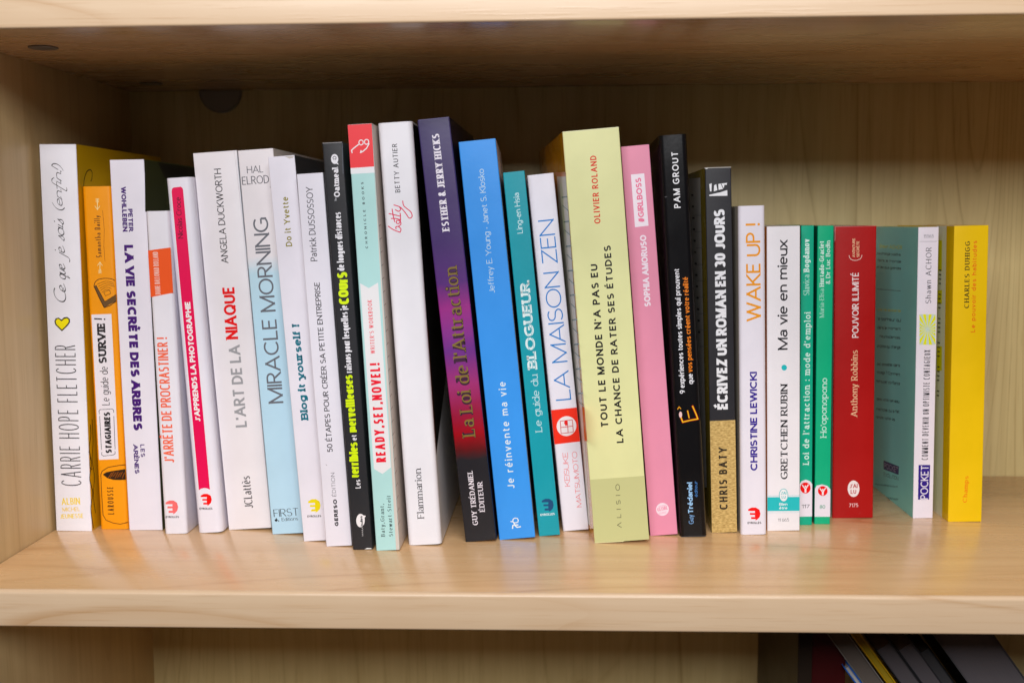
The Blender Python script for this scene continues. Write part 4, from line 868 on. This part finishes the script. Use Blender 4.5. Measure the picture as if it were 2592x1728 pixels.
  ('S','hair_drawing',[(0.19,48.06),(2.28,45.98),(0.84,38.89),(4.05,36.52)],0.64,(70,55,20),0,1),
 ],
 (3,"R"): [
  ('G','cover_photograph',[(1.29,218.19),(32.94,218.15),(33.32,188.32),(-1.91,188.82)],(54,60,30),0,''),
  ('G','cover_photograph',[(21.9,218.13),(88.69,217.59),(92.1,204.22),(33.91,208.91)],(20,22,18),1,''),
 ],
 (27,"L"): [
  ('T','blurb_lettering','Shawn ACHOR',-77.17,162.94,-29.95,163.0,2.31,(236,236,40),0.15,'S',0,{}),
  ('T','blurb_lettering','psychologie positive,',-82.18,158.44,-32.01,158.86,1.67,(20,36,40),0.15,'S',0,{}),
  ('T','blurb_lettering','dans le monde',-81.46,153.79,-31.14,154.53,1.67,(20,36,40),0.15,'S',0,{}),
  ('T','blurb_lettering','et les plus grandes',-81.7,149.25,-31.11,150.3,1.67,(20,36,40),0.15,'S',0,{}),
  ('T','blurb_lettering','une vie apaisante',-79.26,120.97,-30.05,123.84,1.67,(236,236,40),0.15,'S',0,{}),
  ('T','blurb_lettering','le bonheur qui',-77.96,114.53,-29.71,117.74,2.19,(20,36,40),0.15,'S',0,{}),
  ('T','blurb_lettering','dans le moment',-79.58,108.67,-29.83,112.39,1.93,(20,36,40),0.15,'S',0,{}),
  ('T','blurb_lettering','neurosciences.',-73.56,103.42,-30.15,106.88,1.8,(20,36,40),0.15,'S',0,{}),
  ('T','blurb_lettering','propos qui change',-78.93,96.27,-29.6,100.78,1.93,(20,36,40),0.15,'S',0,{}),
  ('T','blurb_lettering','est possible dans',-78.29,84.14,-29.81,89.34,1.93,(20,36,40),0.15,'S',0,{}),
  ('S','rule_line',[(-80.97,135.23),(-30.79,137.07)],0.26,(20,36,40),0,0),
  ('T','blurb_lettering','voyage ? Comment',-78.71,78.61,-29.41,83.51,2.06,(20,36,40),0.15,'S',0,{}),
  ('T','blurb_lettering','retrouver confiance',-79.49,72.32,-29.09,77.78,2.06,(20,36,40),0.15,'S',0,{}),
  ('T','blurb_lettering','dans votre cerveau',-78.31,60.36,-29.9,66.31,1.91,(20,36,40),0.15,'S',0,{}),
  ('T','blurb_lettering','méthode qui a fait',-78.5,53.38,-29.54,59.87,1.91,(20,36,40),0.15,'S',0,{}),
  ('T','blurb_lettering','rendre votre vie.',-78.78,48.02,-37.53,53.47,1.91,(20,36,40),0.15,'S',0,{}),
  ('T','blurb_lettering','www.pocket-evolution.fr',-79.73,1.84,-29.79,11.76,1.17,(20,36,40),0.15,'S',0,{}),
  ('T','blurb_lettering','www.pocket.fr',-58.19,-1.84,-28.84,3.5,1.47,(20,36,40),0.15,'S',0,{}),
  ('G','publisher_panel',[(-60.57,22.8),(-28.61,25.83),(-29.04,20.41),(-60.26,16.99)],(30,34,96),0,''),
  ('T','publisher_panel','POCKET',-58.72,18.15,-29.34,21.36,3.52,(190,190,210),0.12,'S',1,{}),
  ('T','publisher_lettering','ÉVOLUTION',-59.49,12.58,-29.08,16.64,2.35,(40,70,66),0.1,'S',0,{}),
 ],
 (28,"L"): [  # pale panel, yellow blocks and bars paint in the neighbour's reflection
  ('T','blurb_lettering','FLAMMARION  Charles Duhigg  journaliste',-1.07,15.16,-3.6,71.61,0.73,(150,100,10),0.16,'S',0,{}),
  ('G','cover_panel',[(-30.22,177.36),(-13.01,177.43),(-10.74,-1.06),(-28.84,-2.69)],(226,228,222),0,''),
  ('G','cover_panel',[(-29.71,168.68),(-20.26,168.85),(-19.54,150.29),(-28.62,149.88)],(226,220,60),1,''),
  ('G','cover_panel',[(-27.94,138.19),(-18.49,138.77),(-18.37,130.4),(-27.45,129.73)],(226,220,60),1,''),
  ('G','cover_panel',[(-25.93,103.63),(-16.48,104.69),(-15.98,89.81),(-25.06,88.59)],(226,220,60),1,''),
  ('S','blurb_lettering#2',[(-24.47,150.71),(-20.31,150.64)],0.76,(70,76,70),2,0),
  ('S','blurb_lettering#2',[(-24.5,147.99),(-20.34,147.93)],0.76,(70,76,70),2,0),
  ('S','blurb_lettering#2',[(-24.53,145.27),(-20.37,145.23)],0.76,(70,76,70),2,0),
  ('S','blurb_lettering#2',[(-24.56,142.55),(-20.4,142.52)],0.76,(70,76,70),2,0),
  ('S','blurb_lettering#2',[(-24.36,135.94),(-20.2,135.95)],0.76,(70,76,70),2,0),
  ('S','blurb_lettering#2',[(-24.39,133.21),(-20.23,133.24)],0.76,(70,76,70),2,0),
  ('S','blurb_lettering#2',[(-24.43,130.47),(-20.26,130.52)],0.76,(70,76,70),2,0),
  ('S','blurb_lettering#2',[(-24.46,127.73),(-20.29,127.8)],0.76,(70,76,70),2,0),
  ('S','blurb_lettering#2',[(-24.26,121.1),(-20.09,121.2)],0.76,(70,76,70),2,0),
  ('S','blurb_lettering#2',[(-24.29,118.35),(-20.12,118.47)],0.76,(70,76,70),2,0),
  ('S','blurb_lettering#2',[(-24.32,115.61),(-20.15,115.74)],0.76,(70,76,70),2,0),
  ('S','blurb_lettering#2',[(-24.35,112.85),(-20.17,113.01)],0.76,(70,76,70),2,0),
  ('S','blurb_lettering#2',[(-24.16,106.19),(-19.98,106.39)],0.76,(70,76,70),2,0),
  ('S','blurb_lettering#2',[(-24.19,103.44),(-20.01,103.65)],0.76,(70,76,70),2,0),
  ('S','blurb_lettering#2',[(-24.22,100.68),(-20.03,100.9)],0.76,(70,76,70),2,0),
  ('S','blurb_lettering#2',[(-24.25,97.91),(-20.06,98.16)],0.76,(70,76,70),2,0),
  ('S','blurb_lettering#2',[(-24.05,91.23),(-19.86,91.51)],0.76,(70,76,70),2,0),
  ('S','blurb_lettering#2',[(-24.08,88.45),(-19.89,88.76)],0.76,(70,76,70),2,0),
  ('S','blurb_lettering#2',[(-24.12,85.68),(-19.92,86.0)],0.76,(70,76,70),2,0),
  ('S','blurb_lettering#2',[(-24.15,82.9),(-19.95,83.24)],0.76,(70,76,70),2,0),
  ('S','blurb_lettering#2',[(-23.95,76.19),(-19.75,76.57)],0.76,(70,76,70),2,0),
  ('S','blurb_lettering#2',[(-23.98,73.41),(-19.78,73.8)],0.76,(70,76,70),2,0),
 ],
 (21,"L"): [
  ('G','cover_panel',[(-113.52,209.27),(-21.8,206.72),(-19.31,22.48),(-62.43,11.12)],(226,220,212),0,''),
  ('S','blurb_lettering',[(-65.62,197.71),(-55.3,197.29)],1.02,(50,46,44),1,0),
  ('S','blurb_lettering',[(-63.8,190.6),(-53.52,190.29)],1.02,(50,46,44),1,0),
  ('S','blurb_lettering',[(-61.98,183.52),(-51.74,183.31)],1.02,(50,46,44),1,0),
  ('S','blurb_lettering',[(-60.17,176.46),(-49.97,176.35)],1.02,(50,46,44),1,0),
  ('S','blurb_lettering',[(-58.36,169.41),(-48.2,169.41)],1.02,(50,46,44),1,0),
  ('S','blurb_lettering',[(-56.56,162.39),(-46.44,162.49)],1.02,(50,46,44),1,0),
  ('S','blurb_lettering',[(-54.76,155.39),(-44.69,155.59)],1.02,(50,46,44),1,0),
  ('S','blurb_lettering',[(-52.97,148.41),(-42.93,148.72)],1.02,(50,46,44),1,0),
  ('S','blurb_lettering',[(-51.18,141.46),(-41.19,141.86)],1.02,(50,46,44),1,0),
  ('S','blurb_lettering',[(-49.4,134.52),(-39.45,135.02)],1.02,(50,46,44),1,0),
  ('S','blurb_lettering',[(-47.62,127.61),(-37.71,128.21)],1.02,(50,46,44),1,0),
  ('S','blurb_lettering',[(-45.85,120.71),(-35.98,121.41)],1.02,(50,46,44),1,0),
  ('S','blurb_lettering',[(-44.09,113.84),(-34.26,114.63)],1.02,(50,46,44),1,0),
  ('S','rule_line',[(-54.38,184.93),(-18.46,184.92)],0.17,(80,74,70),1,0),
  ('S','rule_line',[(-52.37,174.9),(-16.59,175.41)],0.17,(80,74,70),1,0),
  ('S','rule_line',[(-50.35,164.89),(-14.73,165.92)],0.17,(80,74,70),1,0),
  ('S','rule_line',[(-48.34,154.92),(-12.87,156.46)],0.17,(80,74,70),1,0),
  ('S','rule_line',[(-46.34,144.97),(-11.02,147.02)],0.17,(80,74,70),1,0),
  ('S','rule_line',[(-44.35,135.05),(-9.17,137.61)],0.17,(80,74,70),1,0),
  ('S','rule_line',[(-42.36,125.15),(-7.33,128.22)],0.17,(80,74,70),1,0),
  ('S','rule_line',[(-40.37,115.28),(-5.49,118.86)],0.17,(80,74,70),1,0),
  ('S','rule_line',[(-38.39,105.44),(-3.66,109.52)],0.17,(80,74,70),1,0),
 ],
 (18,"L"): [  # neighbour's reflection painted on the cover: pale panel, orange blocks, lettering bars
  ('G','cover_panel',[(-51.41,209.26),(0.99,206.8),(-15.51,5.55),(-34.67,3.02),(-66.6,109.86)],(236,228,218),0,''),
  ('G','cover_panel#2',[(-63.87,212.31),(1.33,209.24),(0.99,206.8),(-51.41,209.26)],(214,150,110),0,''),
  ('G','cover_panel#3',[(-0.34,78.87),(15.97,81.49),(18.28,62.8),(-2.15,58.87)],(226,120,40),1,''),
  ('S','blurb_lettering',[(-31.31,196.32),(3.33,195.76)],0.66,(120,150,150),1,0),
  ('S','blurb_lettering',[(-30.38,191.75),(1.62,188.03)],0.53,(120,150,150),1,0),
  ('S','blurb_lettering',[(-30.68,182.19),(3.96,182.39)],0.66,(120,150,150),1,0),
  ('S','blurb_lettering',[(-29.75,177.62),(2.26,174.59)],0.53,(120,150,150),1,0),
  ('S','blurb_lettering',[(-30.05,168.02),(4.61,168.98)],0.66,(120,150,150),1,0),
  ('S','blurb_lettering',[(-29.12,163.45),(2.9,161.12)],0.53,(120,150,150),1,0),
  ('S','blurb_lettering',[(-29.42,153.81),(5.25,155.54)],0.66,(120,150,150),1,0),
  ('S','blurb_lettering',[(-28.48,149.25),(3.55,147.61)],0.53,(120,150,150),1,0),
  ('S','blurb_lettering',[(-28.78,139.57),(5.89,142.06)],0.66,(120,150,150),1,0),
  ('S','blurb_lettering',[(-27.85,135.01),(4.19,134.07)],0.53,(120,150,150),1,0),
  ('S','blurb_lettering',[(-28.14,125.28),(6.54,128.55)],0.66,(120,150,150),1,0),
  ('S','blurb_lettering',[(-27.21,120.73),(4.84,120.5)],0.53,(120,150,150),1,0),
  ('S','blurb_lettering',[(-27.51,110.96),(7.19,115.01)],0.66,(120,150,150),1,0),
  ('S','blurb_lettering',[(-26.57,106.42),(5.49,106.89)],0.53,(120,150,150),1,0),
  ('S','blurb_lettering',[(-26.86,96.61),(7.84,101.43)],0.66,(120,150,150),1,0),
  ('S','blurb_lettering',[(-25.93,92.07),(6.14,93.25)],0.53,(120,150,150),1,0),
  ('S','blurb_lettering',[(-26.22,82.21),(8.49,87.82)],0.66,(120,150,150),1,0),
  ('S','blurb_lettering',[(-25.28,77.68),(6.79,79.57)],0.53,(120,150,150),1,0),
 ],
}
def book(k, label, spine, left=None, right=None, rough=.36, rc=.0009, ramp=None, page=(226, 216, 196), rough_l=None, left_ramp=None, wear=.5, group='paperbacks standing in a row on the shelf'):
    x, y, t, h, lean, yaw, dep = FRAMES[k]
    a = math.radians(lean); z = 0.0 if a >= 0 else t * math.sin(-a)
    root = thing('book', label, 'book', (x, y, z + .00005), (0, -a, math.radians(yaw)), group)
    left = left or spine; right = right or spine
    c = .0003
    ms = card('spine_card_%d' % k, spine, rough, ramp, h, wear)
    # spine: outer profile with rounded corners, swept up the height
    def prof(off, n=5):
        r = max(rc - off, .0002); P = []
        for i in range(n + 1):
            q = math.pi / 2 * i / n; P.append((off + r - r * math.cos(q) if rc > off else off, rc - (rc - off) * math.sin(q)))
        P = [(off + (rc - off) * (1 - math.cos(math.pi / 2 * i / n)), rc - (rc - off) * math.sin(math.pi / 2 * i / n)) for i in range(n + 1)]
        return P + [(t - u, v) for u, v in P[::-1]]
    po, pi_ = prof(0), prof(c); m = len(po)
    nz = 24; bow = random.uniform(-.00025, .00025)
    vs = []
    for j in range(nz + 1):
        zz = h * j / nz
        for (u, v) in po: vs.append((u, v, zz))
        for (u, v) in pi_: vs.append((u, v, zz))
    fs = []; st = 2 * m
    for j in range(nz):
        b0 = j * st; b1 = b0 + st
        for i in range(m - 1):
            fs.append((b0 + i, b0 + i + 1, b1 + i + 1, b1 + i)); fs.append((b0 + m + i + 1, b0 + m + i, b1 + m + i, b1 + m + i + 1))
        fs.append((b0 + m, b0, b1, b1 + m)); fs.append((b0 + m - 1, b0 + 2 * m - 1, b1 + 2 * m - 1, b1 + m - 1))
    tb = nz * st
    for i in range(m - 1):
        fs.append((i + 1, i, m + i, m + i + 1)); fs.append((tb + i, tb + i + 1, tb + m + i + 1, tb + m + i))
    core = card('card_core', (214, 208, 198), .7)
    ids = [0] * (len(fs) - 2 * (m - 1)) + [1] * (2 * (m - 1))
    o = obj('spine', vs, fs, [ms, core], root, ids, smooth=True); o.data.set_sharp_from_angle(angle=math.radians(40))
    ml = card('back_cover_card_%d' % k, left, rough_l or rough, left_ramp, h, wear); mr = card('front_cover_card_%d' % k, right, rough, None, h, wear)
    box('back_cover', 0, c, rc + .00005, dep, 0, h, ml, root)
    box('front_cover', t - c, t, rc + .00005, dep, 0, h, mr, root)
    box('page_block', c + .00005, t - c - .00005, rc + .0001, dep - .0006, .0002, h - .0003, pages('page_edges_%d' % (sum(page) % 7), page), root)
    if (k, 'S') in PRINTS: print_on(root, 'S', PRINTS[(k, 'S')], t, h)
    flat = set(root.children)
    for f in 'LR':
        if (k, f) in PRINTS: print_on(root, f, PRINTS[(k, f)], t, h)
    if k in SKEW:
        for ch in root.children:
            if ch not in flat or ch.name.split('.')[0] in ('back_cover', 'front_cover', 'page_block'):
                for v in ch.data.vertices: v.co.x -= SKEW[k] * max(0, v.co.y) / dep
    return root, t, h, dep

W1 = (222, 219, 229)
book(1, 'white paperback with yellow heart and handwritten title, leftmost against the side panel', (223, 221, 229), right=(206, 168, 12), rc=.0006)
book(2, 'orange paperback with white title label, book sketch and coffee mug drawing on its spine', (255, 150, 14), rc=.0024, rough=.42)
book(3, 'white paperback with bold dark purple capitals reading downward, beside the orange one', (220, 216, 227), right=(60, 70, 34), rc=.0005)
book(4, 'short white paperback with orange block and coral title on its spine', (222, 219, 228), rc=.0022)
book(5, 'white paperback with a long crimson pink strip down its spine', (224, 220, 230), rc=.0035)
book(6, 'thick cream white paperback with grey and red title, left of the pale blue one', (224, 218, 222), rc=.0005, page=(232, 224, 208))
PB = book(7, 'paperback with cream top and pale blue spine carrying large thin grey capitals', (178, 212, 230), right=(212, 206, 204), rc=.0008, ramp=[(0, (176, 210, 230)), (.55, (178, 212, 230)), (.685, (182, 212, 226)), (.73, (222, 217, 221)), (1, (222, 216, 220))])
b8 = book(8, 'white paperback with bold teal title and yellow round logo at its foot', (222, 218, 228), right=(58, 58, 62), rc=.0005)
book(9, 'white paperback with thin black all-capitals title, left of the black comic spine', (222, 218, 228), rc=.0005)
book(10, 'black paperback with yellow-green words in its title and white speech bubbles', (42, 42, 45), rc=.0008, rough=.33, left=(30, 50, 40))
b11 = book(11, 'mint green workbook with red top block, spectacles drawing and beige cloth side', (172, 214, 212), right=(206, 194, 184), rc=.0008)
b12 = book(12, 'tall white paperback with red handwritten word and rounded spine edge', (224, 222, 228), right=(224, 220, 222), rc=.0030)
book(13, 'tall violet to magenta to black paperback with gold serif title', (70, 56, 108), right=(26, 24, 48), left=(24, 22, 30), rc=.0008, rough=.3,
     ramp=[(0, (36, 35, 39)), (.20, (36, 34, 38)), (.222, (86, 24, 26)), (.26, (146, 26, 34)), (.31, (140, 34, 58)), (.38, (150, 54, 108)), (.46, (104, 52, 128)), (.50, (128, 56, 132)), (.56, (146, 54, 126)), (.62, (84, 48, 112)), (.72, (72, 52, 106)), (1, (64, 56, 96))])
book(14, 'sky blue paperback with thin white title lettering', (70, 146, 228), right=(226, 218, 224), left=(88, 92, 96), rc=.0006, rough=.33)
book(15, 'slim teal paperback with white slab lettering beside the sky blue one', (44, 148, 162), left=(14, 70, 88), right=(200, 200, 200), rc=.0005)
b16 = book(16, 'white paperback with thin blue capitals and a red block with round white emblem', (222, 220, 230), rc=.0008, rough=.3)
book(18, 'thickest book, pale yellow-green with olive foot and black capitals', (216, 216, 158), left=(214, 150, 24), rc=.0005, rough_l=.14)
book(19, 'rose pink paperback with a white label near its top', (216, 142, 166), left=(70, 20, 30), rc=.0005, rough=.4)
book(20, 'glossy black paperback with white and orange small lettering and flame-coloured letter', (17, 16, 18), rc=.0030, rough=.22)
book(21, 'black and kraft brown paperback with white stencil capitals', (42, 41, 45), left=(150, 130, 56), rc=.0006, rough_l=.25)
book(22, 'white paperback with large orange capitals and indigo author name', (224, 219, 229), left=(206, 196, 180), rc=.0022)
book(23, 'white pocket book with black title, teal dot and teal band at its foot', (226, 222, 226), left=(226, 150, 60), rc=.0005)
book(24, 'thin green pocket book with number 117 on its white panel', (0, 160, 128), left=(0, 120, 96), rc=.0007)
book(25, 'green pocket book with number 80 on its white panel', (4, 166, 122), left=(0, 110, 86), rc=.0007)
book(26, 'dark red pocket book with white oval emblem near its foot', (160, 12, 14), left=(222, 200, 206), rc=.0008, rough=.4)
book(27, 'white spined pocket book with yellow sunburst and teal back cover, right of the red one', (226, 218, 228), left=(150, 236, 222), right=(206, 208, 90), rc=.0004)
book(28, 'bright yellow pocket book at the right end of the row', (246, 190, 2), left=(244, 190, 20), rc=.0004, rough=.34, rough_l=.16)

# front covers that show past their spines
def cover_print(b, items, k=0):
    root, t, h, dep = b; before = set(root.children); print_on(root, 'R', items, t, h)
    if k:
        for ch in set(root.children) - before:
            for v in ch.data.vertices: v.co.x -= k * v.co.y
H8 = b8[2] * 1000
cover_print(b8, [('G', 'cover_photograph', [(1, H8 - 11), (128, H8 - 11), (128, H8 - 16), (1, H8 - 16)], (14, 14, 16), 0, ''),
                 ('G', 'cover_photograph', [(1, H8 - 16.2), (128, H8 - 16.2), (128, 20), (1, 20)], (54, 92, 104), 0, '')])
H12 = b12[2] * 1000
cover_print(b12, [('G', 'cover_photograph', [(3.6, H12 - 1), (145, H12 - 1), (145, 112), (3.6, 50)], (14, 13, 14), 0, ''),
                  ('G', 'cover_photograph', [(3.3, 124), (7, 122), (7, 52), (3.4, 50.5)], (96, 48, 34), 1, '')])
H11 = b11[2] * 1000
cover_print(b11, [('S', 'cloth_stitching', [(.9, 14 + i * 7.2), (8.5, 14.6 + i * 7.2)], .35, (120, 92, 78), 0, 0) for i in range(24)])
H16 = b16[2] * 1000
cover_print(b16, [('T', 'title_lettering', 'LA MAISON ZEN', 22, 80, 22, 190, 14, (40, 70, 60), .1, 'S', 0, {}),
                  ('G', 'cover_photograph', [(1, 30), (118, 30), (118, 76), (1, 76)], (222, 110, 40), 0, ''),
                  ('G', 'cover_photograph', [(1, 172), (7, 172), (7, 204), (1, 204)], (176, 196, 70), 0, ''),
                  ('G', 'cover_photograph', [(10, 84), (118, 84), (118, 200), (10, 200)], (206, 206, 190), 0, '')], SKEW[16] / b16[3])

# ------------------------------------------------------------------ books leaning in the compartment below
def leaner(label, top, lean, thick, length, depth, cover, page, y0, cover_r=None, fore=True):
    """a volume leaning to the left with its fore-edge to the front; top = (x, z) of its upper left front corner"""
    a = math.radians(lean); ez = Vector((-math.sin(a), 0, math.cos(a)))
    base = Vector((top[0], y0, top[1])) - ez * length
    root = thing('book', label, 'book', base, (0, -a, 0), 'volumes leaning in the compartment below')
    c = .0006
    mc = card('low_cover_%d%d%d' % cover, cover, .4)
    box('back_cover', 0, c, 0, depth, 0, length, mc, root); box('front_cover', thick - c, thick, 0, depth, 0, length, card('low_cover_%d%d%d' % (cover_r or cover), cover_r or cover, .4), root)
    if fore:
        box('page_block', c + .0001, thick - c - .0001, .0015, depth - .001, .002, length - .002, pages('page_edges_low_%d' % page[0], page), root)
        box('spine', c, thick - c, depth - .0008, depth, 0, length, mc, root)
    else:
        box('page_block', c + .0001, thick - c - .0001, .001, depth - .0015, .002, length - .002, pages('page_edges_low_%d' % page[0], page), root)
        box('spine', c + .00005, thick - c - .00005, 0, .0008, 0, length, mc, root)
    return root


def lean_to(label, x, z, lean, thick, depth, cover, page, y0, cover_r=None, fore=True, cut=None):
    L_ = (z - Z_LOW - .0002) / math.cos(math.radians(lean))
    return leaner(label, (x, z), lean, thick, L_, depth, cover, page, y0, cover_r, fore)
lean_to('brown-black upright binder in the lower compartment, left of the dark red volume', .4462, -.050, 0, .0084, .13, (38, 28, 20), (90, 84, 80), .120, fore=False)
lean_to('dark red upright volume in the lower compartment', .4550, -.048, 0, .0200, .13, (60, 6, 8), (120, 110, 104), .122, fore=False)
lean_to('thin blue magazine leaning lowest, in front of the dark red volume', .4727, -.0843, 36, .0034, .12, (20, 96, 190), (196, 190, 184), .117)
lean_to('grey-paged volume leaning between the blue and the yellow magazine', .4487, -.0450, 36, .0102, .12, (120, 116, 112), (104, 94, 86), .118)
lean_to('thin yellow magazine leaning in the lower compartment', .4630, -.0450, 36, .0046, .12, (190, 152, 16), (170, 144, 30), .118)
lean_to('grey-paged volume leaning just right of the yellow magazine', .4918, -.0738, 36, .0101, .12, (40, 40, 42), (88, 82, 86), .119)
lean_to('second grey-paged volume right of the yellow magazine, against the narrow black one', .5046, -.0737, 36, .0101, .12, (46, 46, 50), (88, 82, 86), .119)
lean_to('narrow black volume leaning between the grey-paged ones', .5178, -.0760, 36, .0070, .12, (20, 20, 22), (60, 58, 60), .121)
lean_to('thickest leaning volume, wide fanned pages at the right of the lower compartment', .5112, -.0450, 36, .0290, .12, (70, 70, 74), (96, 90, 94), .117)
